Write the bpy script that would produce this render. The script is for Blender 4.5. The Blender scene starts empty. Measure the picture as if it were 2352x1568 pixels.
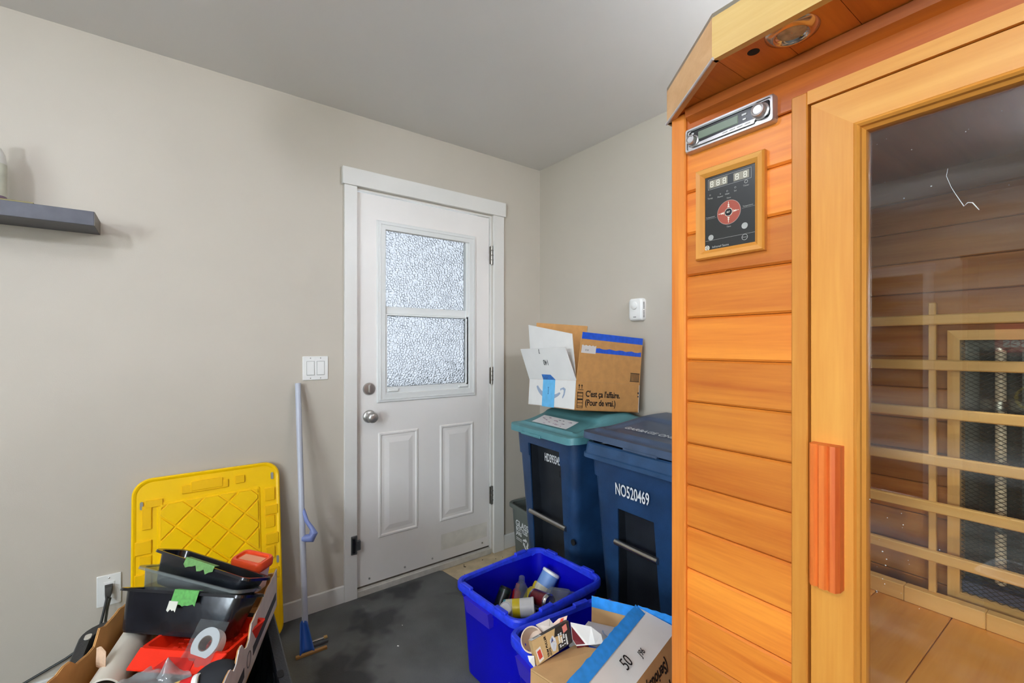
import bpy, bmesh, math, random
from mathutils import Vector, Matrix, Euler, noise
random.seed(11)
sc = bpy.context.scene
COL = sc.collection
R = math.radians
V = Vector

# ------------------------------------------------------------------ camera, world, exposure
cam_d = bpy.data.cameras.new('camera')
cam_d.sensor_width = 36.0
cam_d.lens = 36.0 * 1040.0 / 2352.0
cam_d.shift_y = 8.0 / 2352.0
cam_d.clip_start = 0.02
cam = bpy.data.objects.new('camera', cam_d)
COL.objects.link(cam)
cam.location = (2.297, -1.974, 1.278)
cam.rotation_euler = (R(90), 0, math.atan2(1372, 1040))
sc.camera = cam

world = bpy.data.worlds.new('daylight')
sc.world = world
world.use_nodes = True
wn = world.node_tree
wn.nodes.clear()
_o = wn.nodes.new('ShaderNodeOutputWorld')
_b = wn.nodes.new('ShaderNodeBackground')
_b.inputs[0].default_value = (0.80, 0.90, 1.0, 1)
_b.inputs[1].default_value = 13.0
wn.links.new(_b.outputs[0], _o.inputs[0])
_pl = bpy.data.lights.new('added_window_portal', 'AREA')      # guides daylight sampling through the added window, emits nothing itself
_pl.shape = 'RECTANGLE'
_pl.size, _pl.size_y = 1.90, 1.20
_pl.cycles.is_portal = True
_po = bpy.data.objects.new('added_window_portal', _pl)
COL.objects.link(_po)
_po.location = (3.12, -5.10, 1.50)
_po.rotation_euler = (R(90), 0, 0)
sc.view_settings.view_transform = 'Standard'
sc.view_settings.look = 'None'
sc.view_settings.gamma = 1.0
sc.view_settings.use_curve_mapping = False
sc.view_settings.exposure = 1.16
LAMP_POWER = 34.0      # radiance of the globe lamps
sc.cycles.max_bounces = 7
sc.cycles.diffuse_bounces = 4
sc.cycles.glossy_bounces = 3
sc.cycles.transmission_bounces = 6
sc.cycles.transparent_max_bounces = 16
sc.cycles.caustics_reflective = False
sc.cycles.caustics_refractive = False
sc.cycles.adaptive_threshold = 0.10

# ------------------------------------------------------------------ materials
def lin(c):
    out = []
    for v in c:
        v = v / 255.0
        out.append(v / 12.92 if v <= 0.04045 else ((v + 0.055) / 1.055) ** 2.4)
    return tuple(out)

MATS = {}
def mat(name, col, rough=0.5, metal=0.0, var=0.0, vscale=8.0, bump=0.0, bscale=60.0, spec=0.5, coat=0.0,
        stretch=(1, 1, 1), col2=None, emis=0.0, detail=4.0, lo=0.35, hi=0.65):
    if name in MATS:
        return MATS[name]
    m = bpy.data.materials.new(name)
    m.use_nodes = True
    nt = m.node_tree
    p = nt.nodes['Principled BSDF']
    c = lin(col)
    p.inputs['Base Color'].default_value = (*c, 1)
    p.inputs['Roughness'].default_value = rough
    p.inputs['Metallic'].default_value = metal
    p.inputs['Specular IOR Level'].default_value = spec
    if coat:
        p.inputs['Coat Weight'].default_value = coat
        p.inputs['Coat Roughness'].default_value = 0.12
    if emis:
        p.inputs['Emission Color'].default_value = (*c, 1)
        p.inputs['Emission Strength'].default_value = emis
    if var or bump or col2:
        tc = nt.nodes.new('ShaderNodeTexCoord')
        mp = nt.nodes.new('ShaderNodeMapping')
        mp.inputs['Scale'].default_value = stretch
        nt.links.new(tc.outputs['Object'], mp.inputs['Vector'])
        if var or col2:
            n = nt.nodes.new('ShaderNodeTexNoise')
            n.inputs['Scale'].default_value = vscale
            n.inputs['Detail'].default_value = detail
            nt.links.new(mp.outputs[0], n.inputs['Vector'])
            r = nt.nodes.new('ShaderNodeValToRGB')
            r.color_ramp.elements[0].position = lo
            r.color_ramp.elements[1].position = hi
            a = lin(col2) if col2 else tuple(v * (1 - var) for v in c)
            b = c if col2 else tuple(min(1, v * (1 + var)) for v in c)
            r.color_ramp.elements[0].color = (*a, 1)
            r.color_ramp.elements[1].color = (*b, 1)
            nt.links.new(n.outputs['Fac'], r.inputs[0])
            nt.links.new(r.outputs[0], p.inputs['Base Color'])
        if bump:
            n2 = nt.nodes.new('ShaderNodeTexNoise')
            n2.inputs['Scale'].default_value = bscale
            n2.inputs['Detail'].default_value = 3
            nt.links.new(mp.outputs[0], n2.inputs['Vector'])
            bp = nt.nodes.new('ShaderNodeBump')
            bp.inputs['Strength'].default_value = bump
            bp.inputs['Distance'].default_value = 0.002
            nt.links.new(n2.outputs['Fac'], bp.inputs['Height'])
            nt.links.new(bp.outputs[0], p.inputs['Normal'])
    MATS[name] = m
    return m

def wood(name, light, dark, axis='x', rough=0.42, coat=0.15, shift=0.25):
    """Grain along axis; every object made of it gets its own tone and grain from Object Info."""
    if name in MATS:
        return MATS[name]
    m = bpy.data.materials.new(name)
    m.use_nodes = True
    nt = m.node_tree
    p = nt.nodes['Principled BSDF']
    p.inputs['Roughness'].default_value = rough
    p.inputs['Coat Weight'].default_value = coat
    p.inputs['Coat Roughness'].default_value = 0.25
    tc = nt.nodes.new('ShaderNodeTexCoord')
    oi = nt.nodes.new('ShaderNodeObjectInfo')
    mp = nt.nodes.new('ShaderNodeMapping')
    s = {'x': (1.2, 22, 22), 'y': (22, 1.2, 22), 'z': (22, 22, 1.2)}[axis]
    mp.inputs['Scale'].default_value = s
    nt.links.new(tc.outputs['Object'], mp.inputs['Vector'])
    mul = nt.nodes.new('ShaderNodeMath'); mul.operation = 'MULTIPLY'
    mul.inputs[1].default_value = 37.0
    nt.links.new(oi.outputs['Random'], mul.inputs[0])
    n = nt.nodes.new('ShaderNodeTexNoise'); n.noise_dimensions = '4D'
    n.inputs['Scale'].default_value = 1.0
    n.inputs['Detail'].default_value = 5
    n.inputs['Distortion'].default_value = 0.6
    nt.links.new(mp.outputs[0], n.inputs['Vector'])
    nt.links.new(mul.outputs[0], n.inputs['W'])
    mp2 = nt.nodes.new('ShaderNodeMapping')
    mp2.inputs['Scale'].default_value = tuple(v * 9 for v in s)
    nt.links.new(tc.outputs['Object'], mp2.inputs['Vector'])
    n2 = nt.nodes.new('ShaderNodeTexNoise')
    n2.inputs['Scale'].default_value = 1.0
    n2.inputs['Detail'].default_value = 2
    nt.links.new(mp2.outputs[0], n2.inputs['Vector'])
    mix = nt.nodes.new('ShaderNodeMath'); mix.operation = 'MULTIPLY_ADD'
    mix.inputs[1].default_value = 0.25
    nt.links.new(n2.outputs['Fac'], mix.inputs[0])
    nt.links.new(n.outputs['Fac'], mix.inputs[2])
    r = nt.nodes.new('ShaderNodeValToRGB')
    r.color_ramp.elements[0].position = 0.38
    r.color_ramp.elements[1].position = 0.82
    r.color_ramp.elements[0].color = (*lin(dark), 1)
    r.color_ramp.elements[1].color = (*lin(light), 1)
    nt.links.new(mix.outputs[0], r.inputs[0])
    hs = nt.nodes.new('ShaderNodeHueSaturation')
    ma = nt.nodes.new('ShaderNodeMapRange')
    ma.inputs['To Min'].default_value = 1 - shift
    ma.inputs['To Max'].default_value = 1 + shift * 0.6
    nt.links.new(oi.outputs['Random'], ma.inputs['Value'])
    nt.links.new(ma.outputs[0], hs.inputs['Value'])
    nt.links.new(r.outputs[0], hs.inputs['Color'])
    nt.links.new(hs.outputs[0], p.inputs['Base Color'])
    bp = nt.nodes.new('ShaderNodeBump')
    bp.inputs['Strength'].default_value = 0.06
    bp.inputs['Distance'].default_value = 0.001
    nt.links.new(n2.outputs['Fac'], bp.inputs['Height'])
    nt.links.new(bp.outputs[0], p.inputs['Normal'])
    MATS[name] = m
    return m

def clear(name, tint=(235, 240, 240), rough=0.05, fac=0.85, dust=0.0, dscale=6.0, edge=1.45):
    """thin clear sheet: see-through with a Fresnel reflection and, if asked, a film of dust"""
    if name in MATS:
        return MATS[name]
    m = bpy.data.materials.new(name)
    m.use_nodes = True
    nt = m.node_tree
    nt.nodes.clear()
    o = nt.nodes.new('ShaderNodeOutputMaterial')
    t = nt.nodes.new('ShaderNodeBsdfTransparent')
    t.inputs[0].default_value = (*lin(tint), 1)
    g = nt.nodes.new('ShaderNodeBsdfGlossy')
    g.inputs['Roughness'].default_value = rough
    lw = nt.nodes.new('ShaderNodeLayerWeight')      # Schlick's Fresnel, the same from both sides of the sheet
    lw.inputs['Blend'].default_value = 0.5
    pw = nt.nodes.new('ShaderNodeMath'); pw.operation = 'POWER'
    pw.inputs[1].default_value = 5.0
    nt.links.new(lw.outputs['Facing'], pw.inputs[0])
    fr = nt.nodes.new('ShaderNodeMath'); fr.operation = 'MULTIPLY_ADD'
    r0 = ((edge - 1) / (edge + 1)) ** 2
    fr.inputs[1].default_value = 1 - r0
    fr.inputs[2].default_value = r0
    nt.links.new(pw.outputs[0], fr.inputs[0])
    mx = nt.nodes.new('ShaderNodeMixShader')
    nt.links.new(fr.outputs[0], mx.inputs[0])
    nt.links.new(t.outputs[0], mx.inputs[1])
    nt.links.new(g.outputs[0], mx.inputs[2])
    last = mx
    if fac < 1 or dust:
        d = nt.nodes.new('ShaderNodeBsdfDiffuse')
        d.inputs[0].default_value = (0.7, 0.72, 0.72, 1)
        m2 = nt.nodes.new('ShaderNodeMixShader')
        if dust:
            tc = nt.nodes.new('ShaderNodeTexCoord')
            mp = nt.nodes.new('ShaderNodeMapping')
            mp.inputs['Rotation'].default_value = (0, R(-35), 0)
            mp.inputs['Scale'].default_value = (0.5, 1, 3.0)
            n = nt.nodes.new('ShaderNodeTexNoise')
            n.inputs['Scale'].default_value = dscale
            n.inputs['Detail'].default_value = 6
            nt.links.new(tc.outputs['Object'], mp.inputs['Vector'])
            nt.links.new(mp.outputs[0], n.inputs['Vector'])
            mr = nt.nodes.new('ShaderNodeMapRange')
            mr.inputs['From Min'].default_value = 0.48
            mr.inputs['From Max'].default_value = 0.80
            mr.inputs['To Min'].default_value = 0.004
            mr.inputs['To Max'].default_value = dust
            nt.links.new(n.outputs['Fac'], mr.inputs['Value'])
            nt.links.new(mr.outputs[0], m2.inputs[0])
        else:
            m2.inputs[0].default_value = 1 - fac
        nt.links.new(mx.outputs[0], m2.inputs[1])
        nt.links.new(d.outputs[0], m2.inputs[2])
        last = m2
    nt.links.new(last.outputs[0], o.inputs[0])
    MATS[name] = m
    return m

def pebble_glass():
    m = bpy.data.materials.new('pebbled obscure glass')
    m.use_nodes = True
    nt = m.node_tree
    p = nt.nodes['Principled BSDF']
    p.inputs['Base Color'].default_value = (0.038, 0.038, 0.039, 1)
    p.inputs['Roughness'].default_value = 0.12
    p.inputs['Transmission Weight'].default_value = 1.0
    p.inputs['IOR'].default_value = 1.5
    tc = nt.nodes.new('ShaderNodeTexCoord')
    vo = nt.nodes.new('ShaderNodeTexVoronoi')
    vo.feature = 'F1'
    vo.inputs['Scale'].default_value = 80
    mp = nt.nodes.new('ShaderNodeMapping')
    mp.inputs['Scale'].default_value = (0.0, 1.0, 1.0)
    nt.links.new(tc.outputs['Object'], mp.inputs['Vector'])
    nt.links.new(mp.outputs[0], vo.inputs['Vector'])
    bp = nt.nodes.new('ShaderNodeBump')
    bp.inputs['Strength'].default_value = 1.0
    bp.inputs['Distance'].default_value = 0.0085
    nt.links.new(vo.outputs['Distance'], bp.inputs['Height'])
    nt.links.new(bp.outputs[0], p.inputs['Normal'])
    return m

# ------------------------------------------------------------------ mesh helpers
class MB:
    """collects shapes, then links them as one mesh object"""
    def __init__(self):
        self.bm = bmesh.new()
    def _mi(self, faces, mi):
        for f in faces:
            f.material_index = mi
    def box(self, x0, x1, y0, y1, z0, z1, bev=0.0, mi=0, seg=1, mtx=None):
        t = bmesh.new()
        bmesh.ops.create_cube(t, size=1)
        for v in t.verts:
            v.co = V((x0 + (x1 - x0) * (v.co.x + .5), y0 + (y1 - y0) * (v.co.y + .5), z0 + (z1 - z0) * (v.co.z + .5)))
        if bev:
            bmesh.ops.bevel(t, geom=list(t.edges), offset=bev, segments=seg, affect='EDGES', profile=0.5)
        self._merge(t, mi, mtx)
        return self
    def _merge(self, t, mi, mtx=None):
        if mtx is not None:
            bmesh.ops.transform(t, matrix=mtx, verts=list(t.verts))
        me = bpy.data.meshes.new('tmp')
        for f in t.faces:
            if mi is not None:
                f.material_index = mi
        t.to_mesh(me)
        t.free()
        self.bm.from_mesh(me)
        bpy.data.meshes.remove(me)
    def quadslab(self, pts, th, mi=0, mi_back=None):
        """panel through four points, thickness th behind the face"""
        p = [V(q) for q in pts]
        n = (p[1] - p[0]).cross(p[-1] - p[0]).normalized()
        a = [self.bm.verts.new(q) for q in p]
        b = [self.bm.verts.new(q - n * th) for q in p]
        fs = [self.bm.faces.new(a)]
        bk = self.bm.faces.new(b[::-1])
        k = len(p)
        for i in range(k):
            j = (i + 1) % k
            fs.append(self.bm.faces.new((a[i], b[i], b[j], a[j])))
        self._mi(fs, mi)
        bk.material_index = mi if mi_back is None else mi_back
        return self
    def poly(self, pts, direction, mi=0):
        """extrude a polygon along direction"""
        p = [V(q) for q in pts]
        d = V(direction)
        a = [self.bm.verts.new(q) for q in p]
        b = [self.bm.verts.new(q + d) for q in p]
        fs = [self.bm.faces.new(a), self.bm.faces.new(b[::-1])]
        k = len(p)
        for i in range(k):
            j = (i + 1) % k
            fs.append(self.bm.faces.new((a[i], b[i], b[j], a[j])))
        self._mi(fs, mi)
        bmesh.ops.recalc_face_normals(self.bm, faces=fs)
        return self
    def loft(self, loops, cap0=True, cap1=True, mi=0, closed=True):
        rows = [[self.bm.verts.new(q) for q in lp] for lp in loops]
        fs = []
        k = len(rows[0])
        for a, b in zip(rows, rows[1:]):
            for i in range(k if closed else k - 1):
                j = (i + 1) % k
                fs.append(self.bm.faces.new((a[i], a[j], b[j], b[i])))
        if cap0:
            fs.append(self.bm.faces.new(rows[0][::-1]))
        if cap1:
            fs.append(self.bm.faces.new(rows[-1]))
        self._mi(fs, mi)
        return self
    def tube(self, pts, r, n=10, mi=0, caps=True):
        pts = [V(p) for p in pts]
        rs = r if isinstance(r, (list, tuple)) else [r] * len(pts)
        loops = []
        up = None
        for i, p in enumerate(pts):
            t = (pts[min(i + 1, len(pts) - 1)] - pts[max(i - 1, 0)]).normalized()
            if up is None:
                up = t.orthogonal().normalized()
            up = (up - t * up.dot(t)).normalized()
            s = t.cross(up)
            loops.append([p + (up * math.cos(2 * math.pi * k / n) + s * math.sin(2 * math.pi * k / n)) * rs[i] for k in range(n)])
        return self.loft(loops, caps, caps, mi)
    def lathe(self, prof, n=24, mtx=None, mi=0, caps=True):
        """prof: (radius, height) pairs about local z"""
        mtx = mtx or Matrix()
        loops = [[mtx @ V((r * math.cos(2 * math.pi * k / n), r * math.sin(2 * math.pi * k / n), z)) for k in range(n)] for r, z in prof]
        return self.loft(loops, caps, caps, mi)
    def grid(self, fn, nu, nv, mi=0, closed_u=False):
        g = [[self.bm.verts.new(fn(i / nu, j / nv)) for i in range(nu + (0 if closed_u else 1))] for j in range(nv + 1)]
        k = len(g[0])
        fs = []
        for j in range(nv):
            for i in range(nu):
                fs.append(self.bm.faces.new((g[j][i], g[j][(i + 1) % k], g[j + 1][(i + 1) % k], g[j + 1][i])))
        self._mi(fs, mi)
        return g
    def build(self, name, mats, parent=None, smooth=False, angle=35, mtx=None, label=None):
        me = bpy.data.meshes.new(name)
        bmesh.ops.recalc_face_normals(self.bm, faces=list(self.bm.faces))
        if mtx is not None:
            bmesh.ops.transform(self.bm, matrix=mtx, verts=list(self.bm.verts))
        self.bm.to_mesh(me)
        self.bm.free()
        for m in (mats if isinstance(mats, (list, tuple)) else [mats]):
            me.materials.append(m)
        if smooth:
            me.shade_smooth()
            me.set_sharp_from_angle(angle=R(angle))
        o = bpy.data.objects.new(name, me)
        COL.objects.link(o)
        if parent is not None:
            o.parent = parent
        if label:
            o['label'] = label
        return o

def rrect(w, d, r, z, n=6, cx=0.0, cy=0.0):
    """rounded rectangle loop, centred, counter-clockwise"""
    r = min(r, w / 2 - 1e-4, d / 2 - 1e-4)
    pts = []
    for (sx, sy, a0) in ((1, 1, 0), (-1, 1, 90), (-1, -1, 180), (1, -1, 270)):
        for k in range(n + 1):
            a = R(a0 + 90 * k / n)
            pts.append(V((cx + sx * (w / 2 - r) + r * math.cos(a), cy + sy * (d / 2 - r) + r * math.sin(a), z)))
    return pts

def thing(name, label, cat, loc=(0, 0, 0), rotz=0.0, group=None, mtx=None):
    o = bpy.data.objects.new(name, None)
    o.empty_display_size = 0.05
    COL.objects.link(o)
    if mtx is not None:
        o.matrix_world = mtx
    else:
        o.location = loc
        o.rotation_euler = (0, 0, rotz)
    o['label'] = label
    o['category'] = cat
    if group:
        o['group'] = group
    return o

def tag(o, label, cat, group=None):
    o['label'] = label
    o['category'] = cat
    if group:
        o['group'] = group
    return o

def struct(o, label=None):
    o['kind'] = 'structure'
    if label:
        o['label'] = label
    return o

def sempty(name, label=None):
    o = bpy.data.objects.new(name, None)
    COL.objects.link(o)
    o['kind'] = 'structure'
    if label:
        o['label'] = label
    return o

def frame(o, xd, yd):
    x = V(xd).normalized()
    y = V(yd)
    y = (y - x * y.dot(x)).normalized()
    z = x.cross(y)
    return Matrix(((x.x, y.x, z.x, o[0]), (x.y, y.y, z.y, o[1]), (x.z, y.z, z.z, o[2]), (0, 0, 0, 1)))

def along(p, q):
    """matrix whose local z runs from p towards q"""
    z = (V(q) - V(p)).normalized()
    x = z.orthogonal().normalized()
    return frame(p, x, z.cross(x))

def text(name, s, size, m, parent, mtx, sx=1.0, bold=0.0, depth=0.0003, align='LEFT', shear=0.0, mirror=False):
    cu = bpy.data.curves.new('txt', 'FONT')
    cu.body = s
    cu.size = size
    cu.extrude = depth
    cu.offset = bold * size
    cu.align_x = align
    cu.align_y = 'CENTER'
    cu.shear = shear
    cu.resolution_u = 3
    t = bpy.data.objects.new('txt', cu)
    COL.objects.link(t)
    dg = bpy.context.evaluated_depsgraph_get()
    me = bpy.data.meshes.new_from_object(t.evaluated_get(dg))
    bpy.data.objects.remove(t)
    bpy.data.curves.remove(cu)
    me.transform(Matrix.Diagonal((sx, 1, 1, 1)))
    me.transform(mtx)
    me.materials.clear()
    me.materials.append(m)
    o = bpy.data.objects.new(name, me)
    COL.objects.link(o)
    o.parent = parent
    return o

def joined(name, objs, parent):
    """fold several lettering meshes into one"""
    bm = bmesh.new()
    m = objs[0].data.materials[0]
    for o in objs:
        bm.from_mesh(o.data)
        me = o.data
        bpy.data.objects.remove(o)
        bpy.data.meshes.remove(me)
    me = bpy.data.meshes.new(name)
    bm.to_mesh(me)
    bm.free()
    me.materials.append(m)
    o = bpy.data.objects.new(name, me)
    COL.objects.link(o)
    o.parent = parent
    return o

def bake(o):
    """apply modifiers"""
    dg = bpy.context.evaluated_depsgraph_get()
    me = bpy.data.meshes.new_from_object(o.evaluated_get(dg))
    o.modifiers.clear()
    o.data = me
    return o

def cut(o, cutter_bm):
    me = bpy.data.meshes.new('cut')
    bmesh.ops.recalc_face_normals(cutter_bm, faces=list(cutter_bm.faces))
    cutter_bm.to_mesh(me)
    cutter_bm.free()
    c = bpy.data.objects.new('cut', me)
    COL.objects.link(c)
    c.parent = o.parent
    md = o.modifiers.new('b', 'BOOLEAN')
    md.operation = 'DIFFERENCE'
    md.solver = 'EXACT'
    md.object = c
    bake(o)
    bpy.data.objects.remove(c)
    return o

def smooth_noise_offset(o, amp, scale, seed=0.0):
    for v in o.data.vertices:
        n = noise.noise_vector(V(v.co) * scale + V((seed, seed * 1.7, -seed)))
        v.co += n * amp

# common materials
M_wall = mat('painted greige wall', (196, 187, 172), 0.55, var=0.015, vscale=3, bump=0.10, bscale=260)
M_wall_back = M_wall
M_ceil = mat('satin ceiling paint', (232, 230, 228), 0.36, var=0.01, vscale=2, bump=0.06, bscale=200)
M_trim = mat('white trim paint', (226, 223, 216), 0.38, var=0.015, vscale=5)
M_door = mat('white steel door', (238, 233, 227), 0.4, var=0.02, vscale=3)
M_black = mat('black plastic', (18, 18, 20), 0.35)
M_dark = mat('dark gap', (8, 8, 8), 0.8)
M_white = mat('white plastic', (236, 235, 230), 0.35)
M_chrome = mat('chrome', (210, 205, 200), 0.14, 1.0)
M_nickel = mat('satin nickel', (186, 183, 178), 0.36, 0.85)
M_kraft = mat('kraft cardboard', (206, 152, 90), 0.8, var=0.06, vscale=30, bump=0.15, bscale=150)
M_kraft_in = mat('kraft cardboard inside', (212, 168, 114), 0.85, var=0.05, vscale=20)
M_wcard = mat('white cardboard', (236, 233, 228), 0.7, var=0.02, vscale=10)
M_ink = mat('black ink', (24, 18, 18), 0.6)
M_tape_blue = mat('blue painters tape', (32, 92, 215), 0.45, var=0.1, vscale=60)
M_tape_sky = mat('bright blue packing tape', (52, 152, 240), 0.3, var=0.1, vscale=50)
M_print_white = mat('white stencil print', (226, 228, 228), 0.6)

# ------------------------------------------------------------------ room shell
ROOM_X, ROOM_Y, ROOM_H = 4.20, -4.95, 2.44
b = MB()
b.box(-0.14, 0, ROOM_Y, -1.228, 0, ROOM_H)
b.box(-0.14, 0, -0.390, 0.14, 0, ROOM_H)
b.box(-0.14, 0, -1.228, -0.390, 2.068, ROOM_H)
struct(b.build('wall_left', M_wall))
struct(MB().box(0, ROOM_X, 0, 0.14, 0, ROOM_H).build('wall_back', M_wall_back))
struct(MB().box(ROOM_X, ROOM_X + 0.14, ROOM_Y, 0.14, 0, ROOM_H).build('wall_right', M_wall))
WN = (2.17, 4.07, 0.90, 2.10)         # window added behind the viewpoint, unseen, as daylight fill for the room
b = MB()
b.box(-0.14, 0.30, ROOM_Y - 0.14, ROOM_Y, 0, ROOM_H)
b.box(1.14, WN[0], ROOM_Y - 0.14, ROOM_Y, 0, ROOM_H)
b.box(WN[1], ROOM_X + 0.14, ROOM_Y - 0.14, ROOM_Y, 0, ROOM_H)
b.box(WN[0], WN[1], ROOM_Y - 0.14, ROOM_Y, 0, WN[2])
b.box(WN[0], WN[1], ROOM_Y - 0.14, ROOM_Y, WN[3], ROOM_H)
b.box(0.30, 1.14, ROOM_Y - 0.14, ROOM_Y, 1.87, ROOM_H)
struct(b.build('wall_front', M_wall))
win = sempty('added_window_1', 'added wide white-framed window behind the viewpoint, unseen daylight fill')
b = MB()
for (xa, xb, za, zb) in ((WN[0], WN[1], WN[2], WN[2] + 0.05), (WN[0], WN[1], WN[3] - 0.05, WN[3]), (WN[0], WN[0] + 0.05, WN[2] + .05, WN[3] - .05), (WN[1] - 0.05, WN[1], WN[2] + .05, WN[3] - .05), (3.10, 3.15, WN[2] + .05, WN[3] - .05)):
    b.box(xa, xb, ROOM_Y - 0.11, ROOM_Y - 0.05, za, zb)
b.build('window_frame', M_trim, win)
for (xa, xb) in ((WN[0] + 0.05, 3.10), (3.15, WN[1] - 0.05)):
    MB().box(xa, xb, ROOM_Y - 0.084, ROOM_Y - 0.078, WN[2] + 0.05, WN[3] - 0.05).build('pane', clear('window glass', (250, 252, 252), 0.0, 1.0), win)
struct(MB().box(-0.14, ROOM_X + 0.14, ROOM_Y - 0.14, 0.14, ROOM_H, ROOM_H + 0.1).build('ceiling', M_ceil))
M_conc = mat('tan concrete floor', (206, 186, 150), 0.7, var=0.14, vscale=14, bump=0.3, bscale=90)
struct(MB().box(-0.14, ROOM_X + 0.14, ROOM_Y - 0.14, 0.14, -0.1, 0).build('floor', M_conc))
# outside, seen only through the obscure glass
struct(MB().box(-8, 14, -18, ROOM_Y - 0.16, -0.25, -0.15).build('lawn', mat('outdoor lawn', (92, 104, 74), 0.9, var=0.2, vscale=3)))
struct(MB().box(-14, -0.16, -5.1, 8, -0.25, -0.15).build('ground', mat('outdoor paving', (120, 124, 122), 0.8, var=0.2, vscale=3)))

def baseboard(name, pieces):
    b = MB()
    for p in pieces:
        b.box(*p, 0.003)
    struct(b.build(name, M_trim))
baseboard('baseboard_left', [(0, 0.014, ROOM_Y, -1.282, 0, 0.088), (0, 0.014, -0.308, -0.001, 0, 0.088)])
baseboard('baseboard_back', [(0.014, ROOM_X, -0.014, 0, 0, 0.088)])
baseboard('baseboard_front', [(0, 0.20, ROOM_Y, ROOM_Y + 0.014, 0, 0.088), (1.24, ROOM_X, ROOM_Y, ROOM_Y + 0.014, 0, 0.088)])
baseboard('baseboard_right', [(ROOM_X - 0.014, ROOM_X, ROOM_Y + 0.014, -0.014, 0, 0.088)])

# door casing
t = sempty('trim_1', 'flat white casing boards around the entry door')
MB().box(0, 0.018, -1.282, -1.220, 0, 2.074, 0.0015).build('side_board', M_trim, t)
MB().box(0, 0.018, -0.385, -0.308, 0, 2.074, 0.0015).build('side_board', M_trim, t)
MB().box(0, 0.026, -1.293, -0.299, 2.074, 2.160, 0.0015).build('head_board', M_trim, t)
t = sempty('trim_2', 'white jamb and sill of the entry door')
MB().box(-0.14, 0.0, -1.228, -1.2175, 0, 2.068).build('jamb', M_trim, t)
MB().box(-0.14, 0.0, -0.4005, -0.390, 0, 2.068).build('jamb', M_trim, t)
MB().box(-0.14, 0.0, -1.2175, -0.4005, 2.060, 2.068).build('jamb', M_trim, t)
MB().box(-0.10, 0.012, -1.2175, -0.4005, 0, 0.036, 0.003).build('sill', mat('worn white sill', (205, 200, 190), 0.5, var=0.08, vscale=30), t)
MB().box(-0.06, -0.012, -1.213, -0.404, 0.036, 0.046).build('weatherstrip', mat('grimy weatherstrip', (92, 84, 72), 0.7, var=0.3, vscale=40), t)

# ------------------------------------------------------------------ entry door
dr = sempty('door_1', 'white half-lite entry door with pebbled glass and two raised panels')
XF = -0.008
b = MB()
Y0, Y1, Z0, Z1 = -1.2135, -0.4045, 0.047, 2.055
WY0, WY1, WZ0, WZ1 = -1.085, -0.535, 1.010, 1.905
b.box(-0.052, XF, Y0, WY0, Z0, Z1)
b.box(-0.052, XF, WY1, Y1, Z0, Z1)
b.box(-0.052, XF, WY0, WY1, Z0, WZ0)
b.box(-0.052, XF, WY0, WY1, WZ1, Z1)
b.build('slab', M_door, dr)
def ring(b, y0, y1, z0, z1, w, x0, x1, bev=0.0):
    """mitred picture-frame ring on the door wall"""
    o = [(y0, z0), (y1, z0), (y1, z1), (y0, z1)]
    i = [(y0 + w, z0 + w), (y1 - w, z0 + w), (y1 - w, z1 - w), (y0 + w, z1 - w)]
    for k in range(4):
        j = (k + 1) % 4
        pts = [o[k], o[j], i[j], i[k]]
        c = sum((V((0, p[0], p[1])) for p in pts), V()) / 4
        lo = [V((x0, p[0], p[1])) for p in pts]
        hi = []
        for p in pts:
            q = V((x1, p[0], p[1]))
            hi.append(q)
        if bev:
            # pull the top inwards on both long sides
            d = V((0, i[k][0] - o[k][0], i[k][1] - o[k][1]))
            d2 = V((0, i[j][0] - o[j][0], i[j][1] - o[j][1]))
            hi[0] += d * bev; hi[1] += d2 * bev; hi[2] -= d2 * bev; hi[3] -= d * bev
        b.loft([lo, hi], True, True)
    return b
b = MB()
ring(b, -1.112, -0.505, 0.975, 1.930, 0.050, XF, XF + 0.010, 0.10)
ring(b, -1.100, -0.517, 0.987, 1.918, 0.012, XF + 0.006, XF + 0.013, 0.3)
b.build('window_frame', mat('glazing frame white', (226, 226, 222), 0.4), dr)
b = MB()
b.box(-0.040, XF - 0.002, -1.062, -0.558, 1.443, 1.482, 0.003)
b.box(-0.034, XF + 0.002, -1.07, -0.55, 1.012, 1.046)
ring(b, -1.066, -0.554, 1.044, 1.445, 0.013, -0.034, XF + 0.004, 0.2)
b.box(-0.036, XF + 0.004, -0.572, -0.554, 1.044, 1.885, 0.002)
b.build('sash', mat('sash white', (232, 233, 230), 0.4), dr)
M_peb = pebble_glass()
MB().box(-0.040, -0.034, -1.092, -0.528, 1.462, 1.912).build('pane', M_peb, dr)
MB().box(-0.024, -0.018, -1.092, -0.528, 1.000, 1.462).build('pane', M_peb, dr)
for (ya, yb) in ((-1.055, -0.995), (-0.625, -0.560)):
    b = MB().box(XF + 0.002, XF + 0.012, ya, yb, 1.030, 1.046, 0.003)
    b.box(XF + 0.010, XF + 0.015, ya + 0.006, yb - 0.006, 1.034, 1.039, 0.001)
    b.build('sash_latch', MATS['sash white'], dr)
for (ya, yb) in ((-1.105, -0.875), (-0.745, -0.516)):
    b = MB()
    za, zb = 0.268, 0.822
    ring(b, ya, yb, za, zb, 0.022, XF - 0.002, XF + 0.005, 0.33)
    # raised field with sloping margins
    y0, y1, z0, z1 = ya + 0.030, yb - 0.030, za + 0.030, zb - 0.030
    f = 0.030
    b.loft([[V((XF - 0.001, y0, z0)), V((XF - 0.001, y1, z0)), V((XF - 0.001, y1, z1)), V((XF - 0.001, y0, z1))],
            [V((XF + 0.005, y0 + f, z0 + f)), V((XF + 0.005, y1 - f, z0 + f)), V((XF + 0.005, y1 - f, z1 - f)), V((XF + 0.005, y0 + f, z1 - f))]])
    b.build('raised_panel', M_door, dr)
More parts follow.
